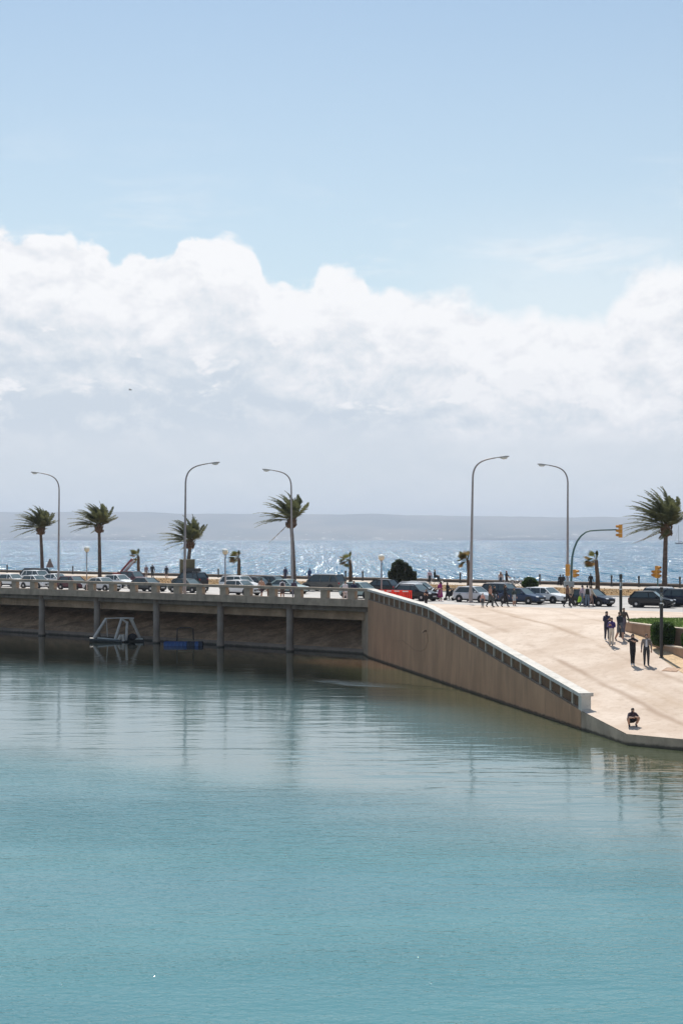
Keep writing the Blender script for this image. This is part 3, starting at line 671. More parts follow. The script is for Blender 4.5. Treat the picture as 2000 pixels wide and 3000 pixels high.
# ------------------------------------------------------------------ palms
M_FROND = foliage('palm_frond', (0.125, 0.132, 0.06), 0.35); M_FDRY = foliage('dry_frond', (0.23, 0.16, 0.07), 0.35); M_FGRN = foliage('fan_frond', (0.13, 0.13, 0.035), 0.35)
M_PTRUNK = mat('palm_trunk', (0.12, 0.088, 0.07), 0.95, 0.35, 2.5, 0.8, 9, stretch=(1, 1, 4)); M_BOSS = mat('palm_boss', (0.13, 0.075, 0.045), 0.95, 0.4, 4, 0.8, 8)
def frond_mesh(dir0, length, wind, droop, rnd, material, nl=34, width=0.6, twist=0.0):
    """a pinnate frond that leaves the boss along dir0 and is bent by wind and weight"""
    mb = MB(); p = Vector((0, 0, 0)); d = dir0.normalized(); path = [p.copy()]; seg = 12; dirs = [d.copy()]
    for i in range(seg):
        t = (i + 1) / seg
        d = (d + Vector((-wind * (0.35 + t), 0, -droop * t)) * (1.6 / seg)).normalized(); p = p + d * (length / seg); path.append(p.copy()); dirs.append(d.copy())
    mb.tube(path, [0.035 * (1 - 0.85 * i / seg) for i in range(seg + 1)], 4, False)
    for k in range(nl):
        t = 0.2 + 0.8 * (k + 0.5) / nl; f = t * seg; i = min(int(f), seg - 1); q = path[i].lerp(path[i + 1], f - i); dd = dirs[i]
        side = dd.cross(Vector((0, 0, 1))); side = side.normalized() if side.length > 0.05 else Vector((0, 1, 0)); upv = side.cross(dd).normalized()
        ll = width * math.sin(math.pi * min(1, 0.16 + 0.84 * t) ** 0.8) * rnd.uniform(0.8, 1.15) + 0.12
        for s in (-1, 1):
            ld = (dd * 0.7 + side * s * 0.8 + upv * rnd.uniform(-.1, .35) + Vector((-wind * 0.4, rnd.uniform(-.15, .15), -0.3))).normalized()
            wv = dd * 0.036
            e = q + ld * ll; mid = q + ld * ll * 0.5 + Vector((0, 0, 0.02))
            mb.add([q - wv, q + wv, mid + wv * 1.3, mid - wv * 1.3, e], [(0, 1, 2, 3), (3, 2, 4)])
    return mb.mesh('frond', material)
def date_palm(pxb, u, pyboss, pxboss, ext, label, seed, nfr=54, sparse=None):
    base = at_u(pxb, u, 4.0); Y = base.y; S = Y / 4000; rnd = random.Random(seed)
    top = Vector(((pxboss - 1000) * S, Y, H - (pyboss - 1580) * S)) - base
    t = thing('date_palm', base, label, 'palm tree', 'date palms along the seafront')
    mb = MB(); n = 16; path = []; rr = []
    for i in range(n + 1):
        f = i / n; path.append(Vector((top.x * (f ** 1.5), 0, top.z * f - (0.15 if i == 0 else 0)))); rr.append((0.25 - 0.075 * f) * (1.05 if i % 2 else 0.97) * (1.25 if i == 0 else 1))
    mb.tube(path, rr, 10); mb.build('trunk', M_PTRUNK, t, True)
    mb = MB(); mb.lathe(top + Vector((0, 0, -.5)), [(0.2, 0), (0.42, 0.12), (0.48, 0.4), (0.42, 0.75), (0.25, 1.1), (0.06, 1.3)], 10)
    for k in range(40):
        a = rnd.uniform(0, 6.28); z = rnd.uniform(-.45, .5); c = top + Vector((math.cos(a) * .45, math.sin(a) * .45, z)); e = c + Vector((math.cos(a) * .16, math.sin(a) * .16, .25)); mb.tube([c, e], [.07, .02], 4)
    mb.build('leaf_base', M_BOSS, t)
    L, R, T = ext; L *= 1.1; T *= 1.12; c = top + Vector((0, 0, 0.35))
    for k in range(nfr):
        a = k * 2.39996 + rnd.uniform(-.2, .2); el = rad(88 - 92 * ((k + 0.5) / nfr) ** 0.85 + rnd.uniform(-8, 8))
        d = Vector((math.cos(a) * math.cos(el), math.sin(a) * math.cos(el) * .8, math.sin(el)))
        right = max(0, d.x); w_ = 0.95 * rnd.uniform(0.75, 1.2); ln = (L if d.x < 0.1 else R) * rnd.uniform(0.85, 1.1)
        if el > rad(55): ln = T * rnd.uniform(0.9, 1.1)
        if right > 0.4: w_ *= 0.62; d.z = abs(d.z) + 0.5; ln *= 0.95
        o = link('frond', frond_mesh(d, ln, w_, 0.95 * (1 - max(0, d.z) * .6), rnd, M_FROND), t, c + Vector((d.x * .2, d.y * .2, 0)))
    if sparse:
        for dx, dz, ln in sparse: link('frond', frond_mesh(Vector((dx, -.2, dz)), ln, .05, .05, rnd, M_FDRY, 20, .2), t, top + Vector((dx * .3, -.2, 0)))
    return t
date_palm(125, 118, 1556, 120, (3.4, 2.9, 2.9), 'date palm with its crown blown left beside the leftmost street lamp', 1)
date_palm(293, 118, 1550, 291, (3.5, 3.0, 2.9), 'bushy date palm between the globe lamp and the red ladder arm', 2)
date_palm(548, 112, 1596, 558, (3.1, 2.6, 2.9), 'low date palm right behind the second street lamp, its trunk leaning right', 3, 42)
date_palm(862, 110, 1534, 853, (3.4, 2.8, 3.0), 'tall sparse date palm behind the third street lamp with one hanging dead frond', 4, 34, [(-.75, -.75, 2.9)])
date_palm(1945, 116, 1556, 1949, (3.5, 2.9, 3.4), 'largest date palm at the right edge beside the yellow traffic light', 5, 58, [(-.9, -.35, 3.2), (-.5, -.6, 0.9)])

def fan_palm(pxb, u, pytop, crown, label, seed, pyc=None):
    base = at_u(pxb, u, 4.0); Y = base.y; S = Y / 4000; rnd = random.Random(seed); hz = H - (pytop - 1580) * S - base.z
    t = thing('fan_palm', base, label, 'palm tree', 'young fan palms bent by the wind')
    mb = MB(); n = 10; mb.tube([(math.sin(i * .7 + seed) * .03 - .12 * (i / n), 0, hz * i / n - (.15 if i == 0 else 0)) for i in range(n + 1)], [(.24 - .08 * i / n) * (1.06 if i % 2 else .96) for i in range(n + 1)], 9); mb.build('trunk', mat('fan_palm_trunk', (0.13, 0.09, 0.06), .95, .4, 3, .8, 8), t, True)
    c = Vector((-.15, 0, hz))
    for k in range(crown):
        a = rnd.uniform(-1.1, 1.2); b = rnd.uniform(-.8, .8); green = k % 3 != 0
        d = Vector((-math.cos(a) * math.cos(b), math.sin(b), math.sin(a) * .8)).normalized()
        mb = MB(); st = rnd.uniform(.35, .75); e = d * st; mb.tube([(0, 0, 0), e], .02, 4, False)
        side = d.cross(Vector((rnd.uniform(-.4, .4), .3, 1))).normalized(); nb = 13; rl = rnd.uniform(.55, .8)
        for i in range(nb):
            g = (i / (nb - 1) - .5) * 2.5; ld = (d * math.cos(g) + side * math.sin(g) + Vector((-.25, 0, -.12))).normalized(); wv = ld.cross(d.cross(side)).normalized() * .05
            mb.add([e, e + ld * rl * .55 + wv, e + ld * rl * rnd.uniform(.9, 1.1), e + ld * rl * .55 - wv], [(0, 1, 2, 3)])
        mb.build('frond', M_FGRN if green else M_FDRY, t, loc=c)
    for k in range(4):
        a = rnd.uniform(.5, 1.3); d = Vector((math.sin(k) * .25, .1, math.sin(a))); mb = MB(); mb.tube([(0, 0, 0), d * .6], .03, 4)
        mb.add([d * .5, d * .5 + Vector((.1, 0, .25)), d * .5 + Vector((0, 0, .5)), d * .5 + Vector((-.12, 0, .25))], [(0, 1, 2, 3)]); mb.build('spear_leaf', M_FGRN, t, loc=c)
fan_palm(408, 122, 1628, 9, 'small fan palm at the tip of the red ladder arm', 1)
fan_palm(702, 120, 1634, 14, 'fan palm with dry brown fan blown flat behind the white hatchback', 2)
fan_palm(1028, 120, 1640, 12, 'fan palm between the grey minivan and the black hatchback', 3)
fan_palm(1374, 120, 1640, 16, 'fan palm partly hidden by the tallest street lamp', 4)
fan_palm(1750, 122, 1640, 11, 'fan palm with a bare top left of the black lamp column', 5)

# ------------------------------------------------------------------ street furniture
M_GALV = mat('galvanised_steel', (0.30, 0.27, 0.265), 0.5, 0.08, 3, metal=0.3); M_LAMPH = mat('lamp_housing', (0.32, 0.32, 0.32), 0.4, 0.06, 4); M_LENS = mat('lamp_glass', (0.55, 0.55, 0.52), 0.25, 0.04, 4)
def street_lamp(pxt, pxb, Y, zb, pyc, head, label):
    """pyc: photo row where the pole starts to bend; head: photo pixel of the lamp head"""
    S = Y / 4000; base = Vector(((pxb - 1000) * S, Y, zb)); t = thing('street_lamp', base, label, 'street lamp', 'tall curved street lamps along the road')
    P = lambda px, py: Vector(((px - 1000) * S, Y, H - (py - 1580) * S)) - base
    b = P(pxt, pyc); h = P(*head); path = [Vector((0, 0, -.05)), Vector((0, 0, 1.2))]; rr = [.14, .13]
    for i in range(1, 9): path.append(Vector((b.x * i / 8, 0, 1.2 + (b.z - 1.2) * i / 8))); rr.append(.13 - .055 * i / 8)
    dx = h.x - b.x; dz = h.z - b.z; c1 = b + Vector((dx * .02, 0, dz * .72)); c2 = b + Vector((dx * .38, 0, dz * .9))
    for i in range(1, 13):
        f = i / 12; q = b * (1 - f) ** 3 + c1 * 3 * f * (1 - f) ** 2 + c2 * 3 * f * f * (1 - f) + h * f ** 3; path.append(q); rr.append(.075 - .025 * f)
    mb = MB(); mb.tube(path, rr, 8); mb.build('pole', M_GALV, t, True)
    mb = MB(); mb.lathe((0, 0, 0), [(.26, -.02), (.26, .06), (.17, .1), (.16, .9), (.14, .95)], 12); mb.build('base', M_GALV, t)
    s = 1 if dx > 0 else -1; mb = MB(); ln = 1.05
    ring = [(-.25, .05, .05), (0, .06, .06), (.25, .12, .09), (.7, .17, .13), (.95, .14, .10), (1.05, .04, .03)]; vs = []
    for x, wy, hz in ring:
        for j in range(8): a = j * math.pi / 4; vs.append(h + Vector((s * x, math.cos(a) * wy, math.sin(a) * hz * (.8 if math.sin(a) > 0 else .45) + x * .1)))
    n = len(ring); mb.add(vs, [(i * 8 + j, i * 8 + (j + 1) % 8, i * 8 + 8 + (j + 1) % 8, i * 8 + 8 + j) for i in range(n - 1) for j in range(8)] + [tuple(range(8)), tuple((n - 1) * 8 + j for j in range(8))]); hd = mb.build('lamp_head', M_LAMPH, t)
    mb = MB(); mb.ball(h + Vector((s * .62, 0, .0)), (.3, .13, .13), 10, 6); mb.build('lamp_glass', M_LENS, hd)
street_lamp(174, 172, 150, 4.0, 1435, (119, 1386), 'leftmost street lamp beside the first date palm, arm pointing left')
street_lamp(544, 541, 120, 4.1, 1415, (610, 1358), 'street lamp on the bridge pavement, arm pointing right')
street_lamp(853, 856, 134, 4.0, 1425, (799, 1378), 'street lamp before the tall sparse palm, arm pointing left')
street_lamp(1384, 1378, 108, 4.12, 1400, (1452, 1341), 'tallest street lamp beside the silver hatchback, arm pointing right')
street_lamp(1662, 1661, 124, 3.9, 1415, (1606, 1363), 'street lamp carrying a yellow signal box, arm pointing left')

M_POLEG = mat('green_painted_steel', (0.05, 0.115, 0.105), 0.45, 0.06, 4); M_AMBER = mat('amber_signal_case', (0.62, 0.265, 0.025), 0.5, 0.08, 4); M_BLACK = mat('black_plastic', (0.02, 0.02, 0.02), 0.5, 0.1, 4)
def signal_box(t, loc, rz, n=3, s=1.0, name='signal_head'):
    """three stacked lamp housings with visors; the visors look along local -Y"""
    R = Matrix.Rotation(rz, 3, 'Z'); mb = MB()
    for k in range(n):
        z = (k - (n - 1) / 2) * .36 * s; mb.box(loc + R @ Vector((0, 0, z)), (.34 * s, .26 * s, .345 * s), R)
    b = mb.build(name, M_AMBER, t)
    for k in range(n):
        z = (k - (n - 1) / 2) * .36 * s; mb = MB(); c = loc + R @ Vector((0, -.13 * s, z)); r = .14 * s; vs = []
        for d_, f in ((0, 1), (.24 * s, 1)):
            for j in range(9): a = rad(-30 + 240 * j / 8); vs.append(c + R @ Vector((math.cos(a) * r, -d_ * (1 if j not in (0, 8) else .7), math.sin(a) * r)))
        mb.add(vs, [(j, j + 1, j + 10, j + 9) for j in range(8)]); mb.build('visor', M_AMBER, b)
        mb = MB(); mb.tube([c, c + R @ Vector((0, -.015, 0))], .12 * s, 12); mb.build('lens', M_BLACK, b)
    return b
def traffic_lights():
    Y = 118.0; S = Y / 4000; base = Vector(((1672 - 1000) * S, Y, 3.92)); P = lambda px, py: Vector(((px - 1000) * S, Y, H - (py - 1580) * S)) - base
    t = thing('traffic_light', base, 'green mast arm traffic light reaching right over the road', 'traffic light')
    path = [Vector((0, 0, -.05)), P(1672, 1700), P(1673, 1660), P(1675, 1632), P(1680, 1608), P(1689, 1586), P(1701, 1570), P(1715, 1559), P(1728, 1555), P(1760, 1553), P(1806, 1552)]
    mb = MB(); mb.tube(path, [.11, .1, .095, .09, .085, .08, .075, .07, .065, .06, .055], 8); mb.build('mast', M_POLEG, t, True)
    signal_box(t, P(1816, 1556), rad(-90), 3, 1.05)
    signal_box(t, P(1682, 1680) + Vector((0, -.1, 0)), rad(60), 2, .95, 'pedestrian_signal')
    mb = MB(); mb.box(P(1665, 1711), (.85, .45, .5)); mb.build('control_box', mat('grey_cabinet', (.28, .29, .29), .6, .08, 3), t)
    # the box on the lamp pole
    S2 = 123.7 / 4000; b2 = Vector(((1661 - 1000) * S2, 123.7, H - (1670 - 1580) * S2))
    t2 = thing('traffic_light', b2, 'amber signal box fixed to the street lamp pole, seen from behind', 'traffic light', None)
    signal_box(t2, Vector((0, -.12, 0)), rad(150), 3, .98)
    mb = MB(); mb.box((0, 0.06, .25), (.12, .16, .06)); mb.box((0, 0.06, -.25), (.12, .16, .06)); mb.build('bracket', M_POLEG, t2)
    Y = 118.0; S = Y / 4000; base = Vector(((1925 - 1000) * S, Y, 3.95)); t3 = thing('traffic_light', base, 'amber traffic light on a short green post left of the largest palm', 'traffic light')
    zt = H - (1690 - 1580) * S - base.z
    mb = MB(); mb.tube([(0, 0, -.05), (0, 0, zt + .1)], .065, 8); mb.build('post', M_POLEG, t3)
    signal_box(t3, Vector((-.04, -.05, zt + .42)), rad(35), 3, .98)
    signal_box(t3, Vector((-.25, .1, zt + .28)), rad(-60), 2, .8, 'pedestrian_signal')
traffic_lights()

def globe_lamp(px, u, pyg, label):
    base = at_u(px, u); S = base.y / 4000; t = thing('globe_lamp', base, label, 'lamp', 'globe lamps on slim posts'); z = H - (pyg - 1580) * S - base.z
    mb = MB(); mb.tube([(0, 0, -.05), (0, 0, z - .25)], [.07, .05], 8); mb.build('post', M_GALV, t, True)
    mb = MB(); mb.lathe((0, 0, z - .3), [(.05, 0), (.13, .04), (.13, .1)], 10); mb.build('collar', M_GALV, t)
    mb = MB(); mb.ball((0, 0, z), (.26, .26, .245), 16, 10); mb.build('globe', mat('opal_globe', (.72, .62, .45), .3, .05, 3), t, True)
    mb = MB(); mb.lathe((0, 0, z + .1), [(.275, 0), (.265, .05), (.18, .14), (.04, .18)], 14); mb.build('cap', mat('white_lamp_cap', (.75, .74, .7), .5, .05, 3), t, True)
globe_lamp(255, 88.5, 1610, 'globe lamp on a slim post left of the bushy date palm')
globe_lamp(660, 88.5, 1617, 'globe lamp on a slim post left of the brown fan palm')
globe_lamp(1117, 92.0, 1634, 'globe lamp on a slim post beside the big dark bush')

def lamp_column(px, pyb, pyt, label):
    base = hit(px, pyb); S = base.y / 4000; h = H - (pyt - 1580) * S - base.z; t = thing('lamp_column', base, label, 'lamp', 'black lamp columns on the plaza')
    M = mat('black_lamp_steel', (.025, .024, .024), .4, .1, 4); r = .09; z1 = h - .92
    mb = MB(); mb.lathe((0, 0, 0), [(.13, -.08), (.13, .03), (r, .05), (r, z1), (r * .7, z1 + .02)], 16); mb.build('post', M, t)
    mb = MB(); mb.lathe((0, 0, z1 + .015), [(r * 1.02, 0), (r * 1.02, .07)], 16); mb.build('lower_ring', mat('bright_metal_ring', (.6, .6, .6), .25, .05, 3, metal=.8), t)
    g = mat('clear_lamp_glass', (.55, .6, .62), .08, .03, 3); MATS['clear_lamp_glass'].node_tree.nodes['Principled BSDF'].inputs['Transmission Weight'].default_value = .85
    mb = MB(); mb.lathe((0, 0, z1 + .085), [(r * .9, 0), (r * .9, .6)], 16); mb.build('glass', g, t, True)
    mb = MB(); mb.tube([(0, 0, z1 + .085), (0, 0, z1 + .685)], .028, 8); mb.lathe((0, 0, z1 + .45), [(.03, 0), (.06, .1), (.06, .14)], 10); mb.build('lamp_core', MATS['bright_metal_ring'], t)
    for a in range(4):
        q = a * math.pi / 2 + .4; mb = MB(); mb.tube([(math.cos(q) * r * .93, math.sin(q) * r * .93, z1 + .08), (math.cos(q) * r * .93, math.sin(q) * r * .93, z1 + .69)], .012, 5); mb.build('strut', M, t)
    mb = MB(); mb.lathe((0, 0, z1 + .685), [(r * 1.05, 0), (r * 1.05, .2), (r * .8, .235)], 16); mb.build('cap', M, t)
lamp_column(1817, 1866, 1682, 'black lamp column behind the three walking people')
lamp_column(1936, 1927, 1720, 'black lamp column in front of the clipped hedge')

def road_sign():
    base = at_u(147, 117); S = base.y / 4000; z = H - (1660 - 1580) * S - base.z
    t = thing('warning_sign', base, 'grey back of a triangular road sign on a green post', 'road sign')
    mb = MB(); mb.tube([(0, .03, -.05), (0, .03, z + .7)], .05, 7); mb.build('post', mat('sign_post', (.16, .24, .2), .5, .08, 4), t)
    mb = MB(); a = .52; vs = [(-a, 0, z - .12), (a, 0, z - .12), (.06, 0, z + 1.0), (-.06, 0, z + 1.0)]; vs = vs + [(x, -.03, zz) for x, y, zz in vs]; mb.add(vs, [(0, 1, 2, 3), (7, 6, 5, 4), (0, 4, 5, 1), (1, 5, 6, 2), (2, 6, 7, 3), (3, 7, 4, 0)])
    mb.build('sign_plate', mat('sign_back', (.22, .16, .15), .6, .15, 3), t)
    base = at_u(549, 109); S = base.y / 4000; z1 = H - (1640 - 1580) * S - base.z
    t = thing('information_panel', base, 'olive brown upright information panel behind the second street lamp', 'panel')
    wd = 44 * S; mb = MB(); mb.box((0, 0, z1 - .95), (wd, .22, 1.9)); mb.build('panel', mat('olive_panel', (.13, .11, .06), .7, .2, 1.5), t)
    mb = MB(); mb.box((0, 0, z1 + .03), (wd + .08, .3, .06)); mb.build('panel_top', mat('olive_trim', (.22, .18, .10), .6, .1, 3), t)
    for s in (-1, 1): mb = MB(); mb.box((s * wd * .4, 0, (z1 - 1.9) / 2), (.1, .12, z1 - 1.9 + .1)); mb.build('leg', MATS['olive_trim'], t)
road_sign()

def ladder_lift():
    S0 = at_u(362, 108); Y = S0.y; S = Y / 4000; P = lambda px, py, dy=0: Vector(((px - 1000) * S, Y + dy, H - (py - 1580) * S)) - S0
    t = thing('ladder_lift', S0, 'raised red and white ladder arm on a trailer behind the white cars', 'ladder')
    mr = mat('red_brown_paint', (.28, .06, .05), .55, .15, 3); mw = mat('dull_white_paint', (.6, .58, .56), .6, .1, 3)
    a0, a1 = P(352, 1678), P(388, 1637)
    for dy in (-.35, .35): mb = MB(); mb.tube([a0 + Vector((0, dy, 0)), a1 + Vector((0, dy, 0))], .09, 6); mb.build('rail', mr, t)
    for k in range(9): q = a0.lerp(a1, k / 8); mb = MB(); mb.tube([q + Vector((0, -.35, 0)), q + Vector((0, .35, 0))], .04, 5); mb.build('rung', mw, t)
    b0, b1 = P(362, 1678), P(394, 1641); mb = MB(); mb.tube([b0, b1], .12, 6); mb.build('inner_arm', mw, t)
    mb = MB(); mb.tube([P(366, 1679), P(394, 1645)], .06, 6); mb.build('hydraulic_ram', mr, t)
    mb = MB(); mb.box(P(358, 1684), (1.9, 1.5, .5)); mb.build('chassis', mr, t)
    for dx in (-.6, .6):
        mb = MB(); mb.tube([P(358, 1684) + Vector((dx, -.8, 0)) * 1.0 - Vector((0, 0, P(358, 1684).z - .33)), P(358, 1684) + Vector((dx, .8, 0)) - Vector((0, 0, P(358, 1684).z - .33))], .33, 12); mb.build('wheel', M_BLACK, t)
    mb = MB(); mb.box((P(358, 1684).x, 0, P(358, 1684).z / 2 + .1), (.5, .5, P(358, 1684).z - .1)); mb.build('turntable', mr, t)
ladder_lift()

def barriers():
    m = mat('red_barrier_plastic', (.88, .085, .045), .45, .08, 2)
    w = NT(m.node_tree); bs = w.n['Principled BSDF']; tr = w.node('ShaderNodeBsdfTranslucent'); tr.inputs[0].default_value = (.95, .11, .05, 1)
    mx = w.node('ShaderNodeMixShader'); mx.inputs[0].default_value = .45; w.l.new(bs.outputs[0], mx.inputs[1]); w.l.new(tr.outputs[0], mx.inputs[2]); w.l.new(mx.outputs[0], w.n['Material Output'].inputs['Surface'])
    for i, (px, py) in enumerate(((1120, 1745), (1142, 1749), (1164, 1753), (1188, 1757))):
        base = at_u(px, 91.6 - i * .45)
        t = thing('plastic_barrier', base, ('red plastic road barrier farthest left, half hidden by the coping', 'second red plastic road barrier from the left end of the row', 'red plastic road barrier between its row neighbours beside the coping', 'nearest red plastic road barrier beside the black car')[i], 'barrier', 'red plastic road barriers by the ramp', rad(-22))
        mb = MB(); wd, h, n = 1.0, 1.02, 5
        mb.box((0, 0, .14), (wd, .3, .28)); mb.box((0, 0, h - .07), (wd, .14, .16))
        for k in range(n + 1): mb.box((-wd / 2 + .05 + (wd - .1) * k / n, 0, .58), (.085, .12, .76))
        mb.build('frame', m, t)
        for k in range(2):
            mb = MB(); mb.box(((k * 2 - 1) * .35, 0, .02), (.14, .5, .06)); mb.build('foot', m, t)
        mb = MB(); mb.box((0, -.09, h - .07), (.5, .02, .09)); mb.build('reflective_strip', mat('white_reflector', (.75, .72, .7), .4, .05, 3), t)
barriers()

def water_things():
    # water polo goal moored under the bridge
    Y = 121.3; base = at_y(343, 1877, Y); base.z = 0; S = Y / 4000; P = lambda px, py, dy=0: Vector(((px - 1000) * S, Y + dy, H - (py - 1580) * S)) - base
    t = thing('floating_goal', base, 'white floating goal frame on dark floats under the bridge', 'goal', None)
    mw = mat('worn_white_frame', (.50, .47, .43), .55, .15, 4); fl = mat('dark_float', (.05, .06, .06), .5, .2, 4); gr = mat('grey_float_edge', (.42, .44, .42), .6, .15, 4)
    def bar(a, b, r, n='post', m=mw): mb = MB(); mb.tube([a, b], r, 6); return mb.build(n, m, t)
    bar(P(278, 1868, -.4), P(311, 1812, .2), .13); bar(P(311, 1812, .2), P(313, 1866, .5), .05, 'brace')
    bar(P(311, 1812, .2), P(352, 1811, .2), .05, 'crossbar'); bar(P(352, 1811, .2), P(392, 1812, .2), .08, 'crossbar')
    bar(P(340, 1872, -.4), P(356, 1812, .2), .12); bar(P(371, 1875, -.2), P(372, 1822, .3), .12); bar(P(356, 1814, .2), P(374, 1826, .3), .10, 'brace')
    bar(P(384, 1812, .2), P(408, 1870, .5), .13); bar(P(378, 1814, .6), P(392, 1840, .6), .1, 'brace')
    for a, b, dy in (((267, 1873), (362, 1878), -.5), ((362, 1876), (420, 1875), .3)): mb = MB(); mb.tube([P(*a, dy), P(*b, dy)], .2, 8); mb.build('float', fl, t)
    for a, b, dy in (((290, 1868), (360, 1875), -.55), ((395, 1872), (419, 1872), .1)): mb = MB(); mb.tube([P(*a, dy), P(*b, dy)], .09, 6); mb.build('float_edge', gr, t)
    mb = MB(); mb.tube([P(352, 1872, -.6), P(358, 1860, -.6), P(363, 1858, -.6), P(366, 1876, -.6)], .16, 7); mb.build('fender', mw, t)
    mb = MB(); mb.ball(P(388, 1866, .1), (.42, .3, .32), 9, 6); mb.build('net_bundle', mat('black_net', (.02, .02, .022), .8, .3, 6), t)
    # blue modular pontoon with a dark hoop
    Y = 117.0; base = at_y(538, 1884, Y); base.z = 0; S = Y / 4000
    t = thing('pontoon', base, 'blue floating pontoon of plastic cubes with a dark goal hoop', 'pontoon', None)
    mbl = mat('blue_pontoon_plastic', (.02, .085, .27), .45, .15, 3); mdk = mat('navy_pontoon_plastic', (.012, .025, .06), .5, .15, 3); cs = .33
    prot = {}
    for i in range(10):
        for j in range(3):
            key = 'n' if i in (6, 7) or i == 9 else 'b'
            if key not in prot:
                mb = MB(); c = .31; mb.lathe((0, 0, -.12), [(c * .64, 0), (c * .7, .04), (c * .7, .4), (c * .6, .45)], 4); me = mb.mesh('pontoon_cube', mbl if key == 'b' else mdk)
                me.transform(Matrix.Rotation(rad(45), 4, 'Z')); prot[key] = me
            link('pontoon_cube', prot[key], t, Vector(((i - 4.5) * cs * 1.0, (j - 1) * cs, 0)))
    P = lambda px, py, dy=0: Vector(((px - 1000) * S, Y + dy, H - (py - 1580) * S)) - base
    mb = MB(); mb.tube([P(519, 1878), P(520, 1842), P(528, 1839), P(558, 1839), P(566, 1842), P(567, 1876)], .055, 7); mb.build('hoop', mat('dark_hoop', (.03, .027, .025), .6, .1, 4), t, True)
    mb = MB(); mb.box(P(545, 1874, -.2), (1.3, .1, .06)); mb.build('plank', MATS['olive_trim'], t)
    # far things
    Y = 2600.0; base = at_y(1990, 1585, Y); base.z = 0; S = Y / 4000; t = thing('sailing_boat', base, 'distant sailing boat with bare masts on the horizon at right', 'boat')
    mh = mat('dark_hull', (.10, .12, .16), .5, .1, .3); mb = MB(); mb.add([(-10, 0, 3.2), (-7, -2.2, 2.4), (8, -2.2, 2.4), (10, 0, 3), (8, 2.2, 2.4), (-7, 2.2, 2.4), (-7.5, 0, -.5), (8, 0, -.5)], [(0, 1, 2, 3, 4, 5), (0, 6, 1), (1, 6, 7, 2), (2, 7, 3), (0, 5, 6), (5, 4, 7, 6), (4, 3, 7)]); mb.build('hull', mh, t)
    mb = MB(); mb.box((1, 0, 3.2), (6, 2.4, 1.4)); mb.build('cabin', mat('white_cabin', (.6, .62, .65), .5, .05, .5), t)
    mb = MB(); mb.tube([(-2.5, 0, 2), (-2.5, 0, 36)], .35, 6); mb.build('mast', mh, t)
    mb = MB(); mb.tube([(-2.5, 0, 5.5), (5, 0, 5.0)], .5, 6); mb.build('boom', mh, t)
    mb = MB(); mb.tube([(-10, 0, 3), (-2.5, 0, 34)], .12, 4); mb.build('stay', mh, t)
    base = at_y(382, 1142, 210); t = thing('seagull', base, 'tiny seagull gliding in front of the clouds', 'bird'); mb = MB(); mb.ball((0, 0, 0), (.28, .1, .09), 8, 6); mb.build('body', mat('gull_grey', (.3, .3, .3), .7, .1, 4), t)
    for s in (-1, 1): mb = MB(); mb.add([(-.1 + .0, 0, .02), (.12, 0, .02), (s * .05 + .12, s * .35, .14), (-.02, s * .4, .16), (-.18, s * .72, .06)], [(0, 1, 2, 3), (3, 2, 4)]); mb.build('wing', MATS['gull_grey'], t)
    # manhole cover on the ramp
    c = hit(1966, 1963); u, v = p2uv(c); t = thing('manhole_cover', c, 'rusty rectangular drain cover flush in the plaza paving', 'drain cover'); mb = MB(); q = [uv2p(a, b, gz(a) + dz) - c for dz in (-.05, .012) for a, b in ((u - .35, v - .42), (u - .35, v + .42), (u + .35, v + .42), (u + .35, v - .42))]; mb.hexa(q); mb.build('frame', mat('rust_frame', (.30, .17, .10), .8, .25, 5), t)
    mb = MB(); q = [uv2p(a, b, gz(a) + dz) - c for dz in (-.05, .02) for a, b in ((u - .28, v - .36), (u - .28, v + .36), (u + .28, v + .36), (u + .28, v - .36))]; mb.hexa(q); mb.build('lid', mat('rust_lid', (.42, .27, .18), .8, .2, 5), t)
    # posts along the shore
    mp = mat('dark_bollard', (.05, .045, .04), .7, .15, 4)
    for i, px in enumerate((22, 214, 640, 1012, 1062, 1347, 1580, 1790, 1870, 1990)):
        b = at_u(px, 136.2, 3.95); t = thing('bollard', b, 'slim dark bollard at the sea wall, ' + ('near the left edge', 'left of the first globe lamp', 'left of the second globe lamp', 'beside the fan palm by the minivan', 'left of the big dark bush', 'left of the tallest street lamp', 'right of the small round bush', 'left of the tall black lamp column', 'right of the tall black lamp column', 'at the right edge')[i], 'bollard', 'dark bollards along the sea wall')
        mb = MB(); mb.lathe((0, 0, 0), [(.1, -.05), (.09, .95), (.12, 1.0), (.12, 1.15), (.05, 1.25)], 8); mb.build('post', mp, t)
        mb = MB(); mb.lathe((0, 0, 0), [(.16, -.04), (.16, .05), (.11, .08)], 8); mb.build('base', mp, t)
water_things()

